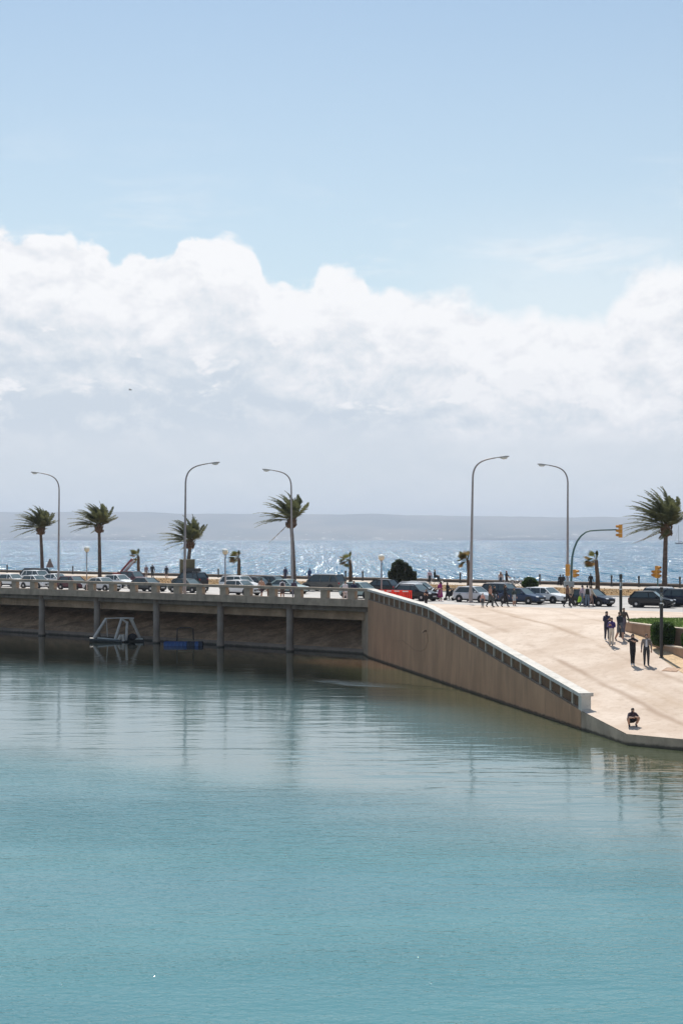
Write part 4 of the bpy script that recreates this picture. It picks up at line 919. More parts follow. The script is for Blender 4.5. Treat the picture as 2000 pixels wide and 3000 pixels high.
# ------------------------------------------------------------------ cars
M_GLASS = mat('car_glass', (.035, .05, .055), .06, .05, 2, spec=.8); M_WSCR = mat('windscreen_glass', (.11, .15, .155), .06, .05, 2, spec=.8); M_TYRE = mat('tyre_rubber', (.02, .02, .02), .8, .1, 4); M_RIM = mat('alloy_rim', (.45, .45, .46), .3, .05, 4, metal=.7)  # windscreen glass is paler: sky reflection put into its colour
M_HEADL = mat('headlight_glass', (.75, .77, .8), .1, .03, 4); M_TAILL = mat('tail_light_red', (.35, .01, .01), .2, .05, 4); M_PLATE = mat('number_plate', (.75, .75, .72), .5, .03, 4); M_TRIM = mat('black_car_trim', (.025, .025, .025), .55, .08, 4)
KINDS = {   # length, width, height, belt, bonnet height, x of windscreen base / roof front / roof rear / rear glass base (fractions from the nose), boot height
    'hatch': (4.0, 1.72, 1.48, .93, .86, .27, .44, .84, .955, .95), 'saloon': (4.5, 1.76, 1.43, .92, .86, .28, .43, .70, .84, .98),
    'estate': (4.5, 1.75, 1.45, .92, .86, .28, .43, .86, .965, .95), 'suv': (4.5, 1.85, 1.68, 1.05, 1.0, .25, .38, .88, .97, 1.08), 'van': (4.8, 1.85, 1.78, 1.05, .98, .17, .32, .90, .975, 1.06)}
def car_paint(name, c, coat=0.15): return mat(name, c, .3, .03, 2, coat=coat, spec=.35)
CAR_MESH = {}
def car_meshes(kind):
    if kind in CAR_MESH: return CAR_MESH[kind]
    L, W, Hh, belt, bon, ws, rf, rr_, rg, boot = KINDS[kind]; D = {}
    X = lambda f: L / 2 - f * L            # nose at +X
    g = .2; w2 = W / 2
    # lower body: stations along the car, each a rounded half-section
    wr = .32; fx, rx = X(.195), X(.80)
    st = [(0.0, .42, .62, .70), (.02, .30, .70, .86), (.08, .24, bon - .1, .95), (.195, .24, bon, 1.0), (ws, .24, belt, 1.0), (.5, .24, belt, 1.0), (.80, .24, belt, 1.0), (rg, .26, boot, .97), (.985, .3, boot - .12, .9), (1.0, .42, boot - .32, .8)]
    mb = MB(); vs = []; K = 8
    for f, zb, zt, wf in st:
        w_ = w2 * wf; x = X(f)
        sec = [(0, zb), (w_ * .9, zb), (w_, zb + .16), (w_ * 1.0, (zb + zt) / 2), (w_ * .985, zt - .1), (w_ * .92, zt - .015), (w_ * .6, zt + .015), (0, zt + .03)]
        vs += [(x, y, z) for y, z in sec] + [(x, -y, z) for y, z in sec[-2:0:-1]]
    m = 14; n = len(st)
    mb.add(vs, [(i * m + j, i * m + (j + 1) % m, (i + 1) * m + (j + 1) % m, (i + 1) * m + j) for i in range(n - 1) for j in range(m)] + [tuple(range(m - 1, -1, -1)), tuple((n - 1) * m + j for j in range(m))])
    # roof shell and pillars
    wb, wt = w2 * .93, w2 * .76
    A0, A1 = X(ws), X(rf); C1, C0 = X(rr_), X(rg); zr = Hh; zb = belt - .01; zbr = boot - .01 if kind == 'saloon' else belt - .01
    def quad_bar(a, b, r): mb.tube([a, b], r, 5)
    for s in (-1, 1):
        quad_bar((A0, s * wb, zb), (A1, s * wt, zr - .05), .045); quad_bar((C0, s * wb, zbr), (C1, s * wt, zr - .06), .07)
        bx = (X(.52), s * wb, zb), (X(.54), s * wt, zr - .05); quad_bar(bx[0], bx[1], .035); quad_bar((A1, s * wt, zr - .05), (C1, s * wt, zr - .06), .045)
        if kind in ('estate', 'van', 'suv'): quad_bar((X(.76), s * wb, zb), (X(.78), s * wt, zr - .06), .04)
    rs = [(A1, zr - .045), (A1 - (A1 - C1) * .25, zr), (A1 - (A1 - C1) * .6, zr), (C1, zr - .05)]; rv = []
    for x, z in rs:
        for y, dz in ((-wt - .02, -.05), (-wt * .7, 0), (0, .02), (wt * .7, 0), (wt + .02, -.05)): rv.append((x, y, z + dz))
    for x, z in rs:
        for y in (-wt, -wt * .5, 0, wt * .5, wt): rv.append((x, y, z - .08))
    mb.add(rv, [(i * 5 + j, i * 5 + j + 1, i * 5 + 6 + j, i * 5 + 5 + j) for i in range(3) for j in range(4)] + [(20 + i * 5 + j, 20 + i * 5 + 5 + j, 20 + i * 5 + 6 + j, 20 + i * 5 + j + 1) for i in range(3) for j in range(4)])
    D['body'] = mb
    def gl(name, q): b = MB(); b.add(q, [(0, 1, 2, 3)]); c = sum((Vector(p) for p in q), Vector()) / 4; b.add([Vector(p) * .985 + c * .015 + (Vector((0, 0, .7)) - c) * .02 for p in q], [(3, 2, 1, 0)]); D.setdefault(name, []).append(b)
    gl('windscreen', [(A0 - .02, -wb * .96, zb), (A0 - .02, wb * .96, zb), (A1, wt * .97, zr - .06), (A1, -wt * .97, zr - .06)])
    gl('rear_window', [(C0 + .03, wb * .94, zbr), (C0 + .03, -wb * .94, zbr), (C1, -wt * .97, zr - .07), (C1, wt * .97, zr - .07)])
    for s in (-1, 1):
        xs = [(A0 - .05, A1 - .02), (X(.52), X(.54)), (X(.76), X(.78)), (C0 + .06, C1 + .03)]
        for (a, b), (c, d) in zip(xs, xs[1:]):
            if kind in ('hatch', 'saloon') and a == X(.76): continue
            if kind in ('hatch', 'saloon') and a == X(.52): c, d = C0 + .08, C1 + .05
            gl('side_window', [(a, s * wb * .995, zb), (c, s * wb * .995, zb), (d, s * wt * 1.0, zr - .09), (b, s * wt * 1.0, zr - .09)][::s])
    for s in (-1, 1):
        b = MB(); b.ball((X(.03), s * w2 * .62, .68), (.16, .19, .085), 8, 6); D.setdefault('headlight', []).append(b)
        b = MB(); b.ball((X(.985), s * w2 * .72, boot - .22), (.08, .13, .13), 8, 6); D.setdefault('tail_light', []).append(b)
        b = MB(); b.ball((A0 - .28, s * (w2 + .09), belt + .08), (.08, .11, .075), 8, 6); D.setdefault('mirror', []).append(b)
        for k in (.56, .78): b = MB(); b.box((X(k), s * w2 * .995, belt - .14), (.16, .035, .03)); D.setdefault('door_handle', []).append(b)
    b = MB(); b.box((X(.004) + .02, 0, .52), (.03, .9, .2)); D['grille'] = [b]
    b = MB(); b.box((X(.0) + .03, 0, .42), (.02, .5, .11)); D['number_plate'] = [b]
    b = MB(); b.hexa([(X(.06), -w2 * .9, .18), (X(.06), w2 * .9, .18), (X(.94), w2 * .9, .18), (X(.94), -w2 * .9, .18), (X(.06), -w2 * .97, .31), (X(.06), w2 * .97, .31), (X(.94), w2 * .97, .31), (X(.94), -w2 * .97, .31)]); D['underbody'] = [b]
    R = .325 if kind not in ('suv', 'van') else .35
    tb = MB(); tb.lathe((0, 0, 0), [(R * .62, -.1), (R * .95, -.1), (R, -.06), (R, .06), (R * .95, .1), (R * .62, .1)], 18); rb = MB(); rb.lathe((0, 0, 0), [(R * .3, -.105), (R * .63, -.085), (R * .63, .085), (R * .3, .105)], 12)
    ab = MB(); ab.lathe((0, 0, 0), [(R * 1.2, -.012), (R * 1.2, .012)], 20)
    rot = Matrix.Rotation(rad(90), 4, 'X'); mm = {}
    for nme, bb, mt in (('tyre', tb, M_TYRE), ('rim', rb, M_RIM), ('wheel_arch', ab, M_TRIM)):
        me = bb.mesh(nme, mt, nme == 'tyre'); me.transform(rot); mm[nme] = me
    mats_ = {'windscreen': M_WSCR, 'rear_window': M_GLASS, 'side_window': M_GLASS, 'headlight': M_HEADL, 'tail_light': M_TAILL, 'mirror': M_TRIM, 'door_handle': M_TRIM, 'grille': M_TRIM, 'number_plate': M_PLATE, 'underbody': M_TRIM}
    out = {'body': D['body'].mesh('body', M_TRIM)}
    for k_, lst in D.items():
        if k_ != 'body': out[k_] = [b.mesh(k_, mats_[k_]) for b in lst]
    CAR_MESH[kind] = (out, mm, [(x, s * (w2 - .072), R) for x in (fx, rx) for s in (-1, 1)], w2); return CAR_MESH[kind]
def car(px, u, kind, paint, label, heading=1, yaw=0, scale=1.0, roof=None, extras=None):
    out, mm, wheels, w2 = car_meshes(kind); base = at_u(px, u, gz(u) + (.004 if u > 92 else .01))
    ang = -A if heading > 0 else math.pi - A
    t = thing('car', base, label, 'car', 'cars on the seafront road', ang + rad(yaw)); scale *= .88 if px > 1300 else .95; t.scale = (scale,) * 3
    b = link('body', out['body'], t); b.material_slots[0].link = 'OBJECT'; b.material_slots[0].material = paint
    if roof: pass
    for k, lst in out.items():
        if k == 'body': continue
        for me in lst:
            o = link(k, me, t)
            if k == 'mirror': o.material_slots[0].link = 'OBJECT'; o.material_slots[0].material = paint
    for x, y, r in wheels:
        wv = link('wheel', mm['tyre'], t, (x, y, r)); link('rim', mm['rim'], wv); a = link('wheel_arch', mm['wheel_arch'], t, (x, y + (.076 if y > 0 else -.076), r))
    if extras: extras(t, kind)
    return t
for me_ in (): pass
P_WHITE = car_paint('white_paint', (.78, .78, .78)); P_SILV = car_paint('silver_paint', (.55, .57, .60)); P_BLACK = car_paint('black_paint', (.012, .012, .014)); P_NAVY = car_paint('navy_paint', (.014, .02, .04))
P_GREY = car_paint('dark_grey_paint', (.06, .065, .07)); P_BROWN = car_paint('grey_brown_paint', (.13, .12, .105)); P_WINE = car_paint('wine_paint', (.09, .02, .03)); P_TEAL = car_paint('pale_teal_paint', (.32, .42, .42)); P_BLUE = car_paint('dark_blue_paint', (.02, .04, .085)); P_DGRN = car_paint('dark_green_paint', (.03, .045, .04))
def roof_rails(t, kind):
    L, W, Hh = KINDS[kind][:3]
    for s in (-1, 1): mb = MB(); mb.tube([(.5, s * W * .36, Hh - .02), (.4, s * W * .36, Hh + .05), (-1.5, s * W * .36, Hh + .05), (-1.65, s * W * .36, Hh - .04)], .025, 5); mb.build('roof_rail', M_RIM, t)
def roof_box(t, kind):
    L, W, Hh = KINDS[kind][:3]; mb = MB(); mb.hexa([(.9, -.45, Hh + .06), (.9, .45, Hh + .06), (-1.4, .45, Hh + .06), (-1.4, -.45, Hh + .06), (.6, -.4, Hh + .42), (.6, .4, Hh + .42), (-1.35, .4, Hh + .45), (-1.35, -.4, Hh + .45)]); mb.build('roof_box', M_TRIM, t)
    for x in (.4, -1.0): mb = MB(); mb.box((x, 0, Hh + .03), (.06, 1.2, .08)); mb.build('roof_bar', M_RIM, t)
def roof_glint(t, kind):  # white panel painting the sun's glint along a dark car's roof
    L, W, Hh, belt, bon, ws, rf, rr_ = KINDS[kind][:8]; mb = MB(); a, c = L / 2 - rf * L, L / 2 - rr_ * L; w_ = W * .5 * .83
    mb.hexa([(a + .05, -w_, Hh - .12), (a + .05, w_, Hh - .12), (c - .05, w_, Hh - .12), (c - .05, -w_, Hh - .12), (a - .1, -w_ * .85, Hh + .035), (a - .1, w_ * .85, Hh + .035), (c + .12, w_ * .85, Hh + .035), (c + .12, -w_ * .85, Hh + .035)]); mb.build('glint_panel', P_WHITE, t)
# left of the bridge, from the far lane to the near one
car(98, 110, 'van', P_BLACK, 'black off-road car in the far lane behind the white cars at left', -1)
car(112, 105, 'suv', P_WHITE, 'tall white car directly in front of the black off-road car', 1)
car(38, 97.5, 'hatch', P_WHITE, 'white car cut off by the left edge of the photo', 1)
car(108, 95.2, 'hatch', P_WHITE, 'nearest white hatchback at left, behind the parapet', 1)
car(166, 102, 'saloon', P_WHITE, 'white saloon whose bonnet shows right of the two stacked white cars', 1)
car(218, 95.2, 'hatch', P_WINE, 'dark wine red hatchback left of the first globe lamp', 1)
car(300, 94.6, 'saloon', P_SILV, 'silver grey saloon with a low roof behind the parapet, under the bushy palm', 1)
car(350, 102, 'hatch', P_WHITE, 'white hatchback with pale bonnet below the red ladder arm', 1)
car(390, 108, 'suv', P_WINE, 'dark red car half hidden behind the white hatchback by the ladder', 1)
car(432, 97, 'saloon', P_GREY, 'dark grey saloon with a shiny windscreen left of the second street lamp', 1)
car(556, 109, 'suv', P_BLACK, 'black car with a roof box behind the second street lamp', -1, extras=roof_box)
car(552, 97, 'saloon', P_DGRN, 'dark green saloon crossed by the second street lamp pole', 1)
car(703, 101, 'suv', P_WHITE, 'white car mostly hidden behind the white hatchback by the second globe lamp', 1)
car(708, 95.5, 'hatch', P_WHITE, 'white hatchback in front, right of the second globe lamp', 1)
car(756, 104.5, 'hatch', P_BLACK, 'black hatchback behind the shirtless man', 1)
car(842, 101, 'saloon', P_TEAL, 'pale teal saloon behind the man with a white shirt and backpack', 1)
car(806, 108, 'hatch', P_BLACK, 'low black car between the people at the parapet', 1)
car(948, 108.0, 'van', P_BROWN, 'grey brown minivan facing left, below the blue jacket walker', -1, 4)
car(1056, 97, 'hatch', P_TEAL, 'pale teal car at the bridge corner behind the parapet', 1)
car(1113, 105, 'hatch', P_BLACK, 'black hatchback in front of the big dark bush', -1, 2)
car(1226, 101.0, 'estate', P_SILV, 'silver car showing only its roof behind the black car with the painted roof glint', 1, -4, extras=roof_rails)
car(1219, 96.0, 'hatch', P_BLACK, 'black car with a painted sun glint on its roof beside the red barriers', 1, -4, extras=roof_glint)
# right of the bridge
car(1390, 96.5, 'hatch', P_SILV, 'silver hatchback behind the tallest street lamp', 1, -2)
car(1474, 99.5, 'suv', P_NAVY, 'navy car with roof rails behind the two women in black', 1, -2, extras=roof_rails)
car(1526, 96.4, 'saloon', P_BLUE, 'dark blue saloon with its nose before the white estate car', 1, -5)
car(1598, 98.8, 'estate', P_WHITE, 'white estate car right of the dark blue saloon', 1, -6)
car(1733, 96.6, 'hatch', P_NAVY, 'small navy car behind the people with the yellow bag', 1, -6)
car(1908, 97.0, 'hatch', P_BLACK, 'black hatchback seen side on between the two black lamp columns', 1, 9, .96)
car(1947, 101.5, 'suv', P_NAVY, 'navy car with a painted sun glint on its roof behind the black hatchback', 1, 0, .93, extras=roof_glint)
car(2010, 99.6, 'suv', P_NAVY, 'navy car cut off by the right edge of the photo', 1, 0, .93)

# ------------------------------------------------------------------ people
SKIN = mat('skin', (.46, .27, .19), .55, .06, 8); HAIRD = mat('dark_hair', (.025, .018, .014), .6, .2, 20); HAIRB = mat('brown_hair', (.10, .055, .03), .6, .2, 20); HAIRG = mat('fair_hair', (.34, .24, .13), .6, .2, 20)
def cloth(c, name=None): return mat('cloth_%02x%02x%02x' % tuple(int(min(1, q) * 255) for q in c), c, .85, .12, 6, .1, 30)
def pose_points(kind, rnd, ph=1):
    """joints in metres for a 1.72 m body that faces -Y; x is to the body's left when seen from the front"""
    J = dict(pel=(0, 0, .95), waist=(0, 0, 1.1), chest=(0, 0, 1.32), neck=(0, .01, 1.47), head=(0, -.01, 1.60), crown=(0, .0, 1.685), nose=(0, -.105, 1.59),
             hl=(.09, 0, .93), hr=(-.09, 0, .93), kl=(.1, -.02, .5), kr=(-.1, -.02, .5), al=(.1, .02, .09), ar=(-.1, .02, .09), tl=(.11, -.13, .03), tr=(-.11, -.13, .03),
             sl=(.175, 0, 1.40), sr=(-.175, 0, 1.40), el=(.25, .02, 1.12), er=(-.25, .02, 1.12), wl=(.26, -.06, .87), wr=(-.26, -.06, .87))
    if kind == 'walk':
        s = ph
        J.update(kl=(.09, -.16 * s, .51), al=(.09, -.22 * s + .05, .1), tl=(.1, -.22 * s - .1, .04), kr=(-.09, .06 * s, .5), ar=(-.09, .30 * s, .12), tr=(-.1, .30 * s - .13, .03), el=(.24, .12 * s, 1.12), wl=(.25, .12 * s - .08, .88), er=(-.24, -.1 * s, 1.13), wr=(-.25, -.25 * s - .03, .92))
    elif kind == 'phone':      # both hands up before the chest
        J.update(el=(.24, -.03, 1.14), er=(-.24, -.03, 1.14), wl=(.07, -.26, 1.27), wr=(-.07, -.26, 1.25), kl=(.09, -.06, .51), al=(.09, -.03, .09), tl=(.1, -.17, .03))
    elif kind == 'crossed':
        J.update(el=(.27, -.1, 1.33), er=(-.27, -.1, 1.33), wl=(.02, -.22, 1.36), wr=(-.02, -.24, 1.33), kl=(.05, -.02, .5), al=(.05, .02, .09), tl=(.06, -.13, .03), kr=(-.07, -.1, .51), ar=(-.07, -.06, .09), tr=(-.08, -.2, .03))
    elif kind == 'crouch':
        J.update(pel=(0, .16, .27), waist=(0, .1, .40), chest=(0, -.02, .58), neck=(0, -.08, .70), head=(0, -.12, .82), crown=(0, -.11, .90), nose=(0, -.215, .80), hl=(.1, .15, .26), hr=(-.1, .15, .26), kl=(.3, -.24, .47), kr=(-.3, -.24, .47), al=(.17, -.06, .09), ar=(-.17, -.06, .09), tl=(.2, -.2, .03), tr=(-.2, -.2, .03),
                 sl=(.175, -.05, .64), sr=(-.175, -.05, .64), el=(.28, -.2, .47), er=(-.28, -.2, .47), wl=(.1, -.34, .5), wr=(-.1, -.34, .49))
    elif kind == 'sit':        # on a seat .5 m high
        J.update({k: (v[0], v[1], v[2] - .42) for k, v in J.items() if k in ('pel', 'waist', 'chest', 'neck', 'head', 'crown', 'nose', 'sl', 'sr', 'el', 'er', 'hl', 'hr')})
        J.update(kl=(.12, -.42, .52), kr=(-.12, -.42, .52), al=(.12, -.42, .09), ar=(-.12, -.42, .09), tl=(.12, -.56, .03), tr=(-.12, -.56, .03), wl=(.12, -.36, .62), wr=(-.12, -.36, .62))
    elif kind == 'push':       # hands on a handle in front
        J.update(el=(.23, -.12, 1.13), er=(-.23, -.12, 1.13), wl=(.2, -.36, 1.02), wr=(-.2, -.36, 1.02), kl=(.09, -.14, .51), al=(.09, -.12, .1), tl=(.1, -.26, .04), kr=(-.09, .05, .5), ar=(-.09, .22, .12), tr=(-.1, .09, .03))
    return J
def person(pos, px_h, label, facing, kind='stand', top=(.1, .1, .1), legs=(.05, .05, .06), shoes=(.05, .04, .04), hair=HAIRD, sleeves=True, trousers=True, ph=1, h=None, slim=1.0, dress=None, long_hair=False, extras=None, name='person', hood=False, kd=None):
    """facing: degrees, 0 = towards the camera, 90 = to the right of the photo"""
    rnd = random.Random(label); J = {k: Vector(v) for k, v in pose_points(kind, rnd, ph).items()}
    full = {'crouch': .92, 'sit': 1.28}.get(kind, 1.72); S = (h or px_h) / full
    t = thing(name, pos, label, 'person', None, rad(facing)); t.scale = (S,) * 3
    me = bpy.data.meshes.new('body_cage'); vs = []; es = []; rad_ = []; idx = {}
    def V(k, r, p=None): idx[k] = len(vs); vs.append(J[k] if p is None else p); rad_.append(r); return idx[k]
    def E(a, b): es.append((idx[a], idx[b]))
    sw = slim
    for k, r in (('pel', .125 * sw), ('waist', .115 * sw), ('chest', .135 * sw), ('neck', .055), ('head', .088), ('crown', .06), ('hl', .088 * sw), ('hr', .088 * sw), ('kl', .06), ('kr', .06), ('al', .042), ('ar', .042), ('tl', .036), ('tr', .036), ('sl', .062), ('sr', .062), ('el', .043), ('er', .043), ('wl', .028), ('wr', .028), ('nose', .014)): V(k, r * (1.32 if k not in ('head', 'crown', 'nose') else 1.12))
    for a, b in (('pel', 'waist'), ('waist', 'chest'), ('chest', 'neck'), ('neck', 'head'), ('head', 'crown'), ('head', 'nose'), ('pel', 'hl'), ('pel', 'hr'), ('hl', 'kl'), ('hr', 'kr'), ('kl', 'al'), ('kr', 'ar'), ('al', 'tl'), ('ar', 'tr'), ('chest', 'sl'), ('chest', 'sr'), ('sl', 'el'), ('sr', 'er'), ('el', 'wl'), ('er', 'wr')): E(a, b)
    for s in 'lr':            # palm and five fingers, slightly curled
        d = (J['w' + s] - J['e' + s]).normalized(); side = d.cross(Vector((0, 1, 0.3))).normalized(); cu = side.cross(d).normalized()
        V('p' + s, .03, J['w' + s] + d * .07); E('w' + s, 'p' + s)
        for q, (off, ln) in enumerate(((-.03, .075), (-.01, .09), (.01, .085), (.03, .065))):
            V('f%d' % q + s, .009, J['w' + s] + d * (.1 + ln * .45) + side * off + cu * .01); V('g%d' % q + s, .008, J['w' + s] + d * (.1 + ln * .85) + side * off * 1.1 + cu * .035); E('p' + s, 'f%d' % q + s); E('f%d' % q + s, 'g%d' % q + s)
        V('t1' + s, .01, J['w' + s] + d * .07 - side * .05 + cu * .015); V('t2' + s, .009, J['w' + s] + d * .105 - side * .055 + cu * .03); E('p' + s, 't1' + s); E('t1' + s, 't2' + s)
    me.from_pydata(vs, es, []); ob = bpy.data.objects.new('cage', me); col.objects.link(ob)
    md = ob.modifiers.new('skin', 'SKIN'); sk = me.skin_vertices[0].data
    for i, r in enumerate(rad_): sk[i].radius = (r, r * (.78 if i in (idx['chest'], idx['waist'], idx['pel']) else 1))
    sk[idx['pel']].use_root = True
    sb = ob.modifiers.new('sub', 'SUBSURF'); sb.levels = 1; sb.render_levels = 1
    dg = bpy.context.evaluated_depsgraph_get(); bm_ = bpy.data.meshes.new_from_object(ob.evaluated_get(dg)); bpy.data.objects.remove(ob); bpy.data.meshes.remove(me)
    bm_.name = 'body'; bm_.materials.clear()
    tm, lm, sm = (SKIN if top is None else cloth(top)), cloth(legs), cloth(shoes)
    for m_ in (SKIN, tm, lm, sm): bm_.materials.append(m_)
    bones = [('pel', 'waist', 2 if not dress else 1), ('waist', 'chest', 1), ('chest', 'neck', 1), ('neck', 'head', 0), ('head', 'crown', 0), ('pel', 'hl', 2), ('pel', 'hr', 2), ('hl', 'kl', 2), ('hr', 'kr', 2), ('kl', 'al', 2 if trousers else 0), ('kr', 'ar', 2 if trousers else 0), ('al', 'tl', 3), ('ar', 'tr', 3), ('chest', 'sl', 1), ('chest', 'sr', 1), ('sl', 'el', 1), ('sr', 'er', 1), ('el', 'wl', 1 if sleeves else 0), ('er', 'wr', 1 if sleeves else 0), ('wl', 'pl', 0), ('wr', 'pr', 0)]
    pts = {k: vs[i] for k, i in idx.items()}
    for p in bm_.polygons:
        c = p.center; best = (9, 0)
        for a, b, mi in bones:
            A_, B_ = pts[a], pts[b]; ab = B_ - A_; q = max(0, min(1, (c - A_).dot(ab) / ab.length_squared)); dd = (c - (A_ + ab * q)).length - (0.03 if a in ('pel', 'waist', 'chest') else 0)
            if a == 'neck' and c.z < pts['neck'].z + .02: continue
            if dd < best[0]: best = (dd, mi)
        p.material_index = best[1]; p.use_smooth = True
    link('body', bm_, t)
    # hair
    hd, cr = J['head'], J['crown']; mb = MB(); up = (cr - hd).normalized(); c = hd + up * .035 + Vector((0, .022, 0))
    mb.ball(c, (.088, .098, .098), 10, 7)
    if long_hair: mb.hexa([c + Vector(q) for q in ((-.09, .02, -.26), (.09, .02, -.26), (.09, .11, -.26), (-.09, .11, -.26), (-.085, -.02, .0), (.085, -.02, .0), (.085, .1, .0), (-.085, .1, .0))])
    for i, v in enumerate(mb.v):                    # keep the face free
        v = Vector(v)
        if v.y < hd.y - .03 and v.z < hd.z + .055: mb.v[i] = (v.x, hd.y - .02, max(v.z, hd.z - .02))
    mb.build('hood' if hood else 'hair', cloth(top) if hood else hair, t, True)
    if dress:
        mb = MB(); z0, z1, w_ = dress; mb.lathe((0, 0, z0), [(w_, 0), (w_ * .8, (z1 - z0) * .45), (.16, z1 - z0), (.13, z1 - z0 + .02)], 14); mb.build('skirt', cloth(top), t, True)
    if extras: extras(t)
    # feet on the ground
    zmin = min(v.co.z for v in bm_.vertices); t.location.z -= zmin * S
    return t
def backpack(c=(.03, .03, .03)):
    def f(t): mb = MB(); mb.hexa([(-.15, .11, 1.0), (.15, .11, 1.0), (.14, .27, 1.0), (-.14, .27, 1.0), (-.14, .11, 1.42), (.14, .11, 1.42), (.12, .22, 1.44), (-.12, .22, 1.44)]); mb.build('backpack', cloth(c), t)
    return f
def cap(c):
    def f(t): mb = MB(); mb.lathe((0, .01, 1.63), [(.1, 0), (.1, .05), (.06, .1), (.01, .115)], 12); mb.box((0, -.13, 1.64), (.13, .12, .012)); mb.build('cap', cloth(c), t, True)
    return f
def G(px, u): return at_u(px, u)
BK = (.018, .018, .022); NV = (.025, .025, .06); PU = (.075, .045, .17)
person(hit(1776, 1876), 1.68, 'person in a navy tracksuit standing behind the purple hoodie', 20, 'phone', (.045, .04, .075), (.03, .028, .05), (.6, .6, .6))
person(hit(1790, 1892), 1.60, 'person in a purple hoodie and beige trousers', -30, 'phone', PU, (.62, .54, .45), (.2, .17, .15))
person(hit(1814, 1877), 1.66, 'person in a dark jacket and grey shorts walking by the black lamp column', 30, 'walk', (.022, .024, .035), (.12, .13, .15), (.3, .3, .3), HAIRB, trousers=False)
person(hit(1826, 1858), 1.55, 'person half hidden behind the walker in grey shorts', 10, 'walk', (.10, .07, .06), (.16, .14, .18), (.2, .15, .15), HAIRB, ph=-1)
person(hit(1852, 1950), 1.68, 'woman dressed in black walking with arms crossed', -5, 'crossed', BK, BK, (.7, .68, .66), long_hair=True, slim=.92)
def open_jacket(t):
    mb = MB(); mb.hexa([(-.055, -.125, 1.02), (.055, -.125, 1.02), (.055, -.09, 1.02), (-.055, -.09, 1.02), (-.05, -.125, 1.43), (.05, -.125, 1.43), (.05, -.09, 1.43), (-.05, -.09, 1.43)]); mb.build('shirt_front', cloth((.55, .55, .58)), t)
person(hit(1892, 1950), 1.68, 'man in a grey brown jacket and dark jeans walking beside the woman in black', -12, 'stand', (.20, .17, .16), (.035, .035, .04), (.10, .09, .09), HAIRB, extras=open_jacket)
person(hit(1850, 2129), .83, 'man crouching at the water edge in dark shirt and shorts', 8, 'crouch', (.05, .035, .05), (.02, .02, .025), (.05, .05, .06), sleeves=False, trousers=False)
# at the kerb, in front of the cars
person(hit(1413, 1780), 1.05, 'small child in a pink jacket', -30, 'stand', (.62, .33, .28), (.08, .09, .1), (.1, .08, .08), HAIRG)
person(hit(1435, 1779), 1.62, 'woman in a peach top and dark trousers walking beside the child', 65, 'walk', (.42, .22, .16), (.07, .08, .08), (.06, .05, .05), HAIRB, long_hair=True)
person(hit(1447, 1777), 1.58, 'person in a black jacket overlapping the woman in the peach top', 60, 'walk', BK, (.05, .055, .06), (.05, .05, .05), HAIRD, ph=-1)
person(hit(1479, 1778), 1.66, 'woman all in black with fair hair before the navy car', 75, 'walk', BK, BK, (.04, .04, .04), HAIRB, long_hair=True)
person(hit(1505, 1775), 1.40, 'youngster in a dark green top and pale grey shorts', 30, 'stand', (.045, .06, .055), (.42, .44, .46), (.2, .14, .12), HAIRB, trousers=False)
person(hit(1661, 1779), 1.74, 'man in a brown jacket walking past the signal pole', 60, 'walk', (.16, .085, .06), (.02, .018, .02), (.05, .04, .04))
person(hit(1674, 1776), 1.55, 'woman in a beige coat beside the man in the brown jacket', 120, 'walk', (.34, .25, .18), (.035, .03, .03), (.3, .25, .22), HAIRB, ph=-1)
person(hit(1705, 1777), 1.66, 'person in a mauve top beside the yellow bag', 110, 'walk', (.42, .33, .38), (.13, .16, .22), (.3, .28, .28))
person(hit(1719, 1778), 1.66, 'person in a white top with a black backpack', 175, 'stand', (.62, .58, .60), (.14, .18, .24), (.2, .15, .14), extras=backpack((.025, .03, .025)))
person(hit(1731, 1777), 1.58, 'person in a cream jacket right of the black backpack', 100, 'walk', (.55, .48, .38), (.30, .2, .17), (.1, .07, .07), HAIRB)
person(hit(1289, 1761), 1.68, 'woman in a long magenta dress near the red barriers', -60, 'push', (.30, .028, .16), (.35, .2, .15), (.5, .2, .2), HAIRD, dress=(.35, 1.02, .25), long_hair=True, sleeves=False)
person(hit(1248, 1776), 1.25, 'child in a black T-shirt cut off by the sloping coping', -40, 'phone', (.03, .015, .025), (.02, .015, .018), (.05, .04, .04), HAIRB, sleeves=False)
# on the bridge pavement
person(G(766, 88.4), 1.75, 'shirtless man in dark shorts on the bridge pavement', 150, 'walk', None, (.05, .03, .045), (.05, .05, .06), trousers=False, sleeves=False)
person(G(788, 87.6), 1.6, 'person in a black T-shirt right of the shirtless man', 170, 'stand', (.02, .02, .02), (.17, .10, .07), (.1, .07, .05), sleeves=False)
person(G(827, 88.0), 1.66, 'person in a white shirt carrying a dark backpack on the bridge', 190, 'walk', (.66, .62, .64), (.10, .08, .08), (.05, .04, .04), trousers=False, extras=backpack((.05, .04, .05)))
person(G(861, 88.2), 1.66, 'person in a dark purple top below the third street lamp', 200, 'stand', (.06, .045, .075), (.12, .13, .17), (.05, .04, .04), HAIRB)
person(G(1011, 88.0), 1.62, 'woman in a white smock leaning at the parapet by the fan palm', 20, 'walk', (.70, .64, .66), (.5, .45, .45), (.2, .2, .2), HAIRB, dress=(.75, 1.02, .24))
person(G(1036, 88.3), 1.66, 'man in a navy top beside the woman in the white smock', -20, 'stand', (.02, .022, .06), (.06, .06, .09), (.05, .05, .05))
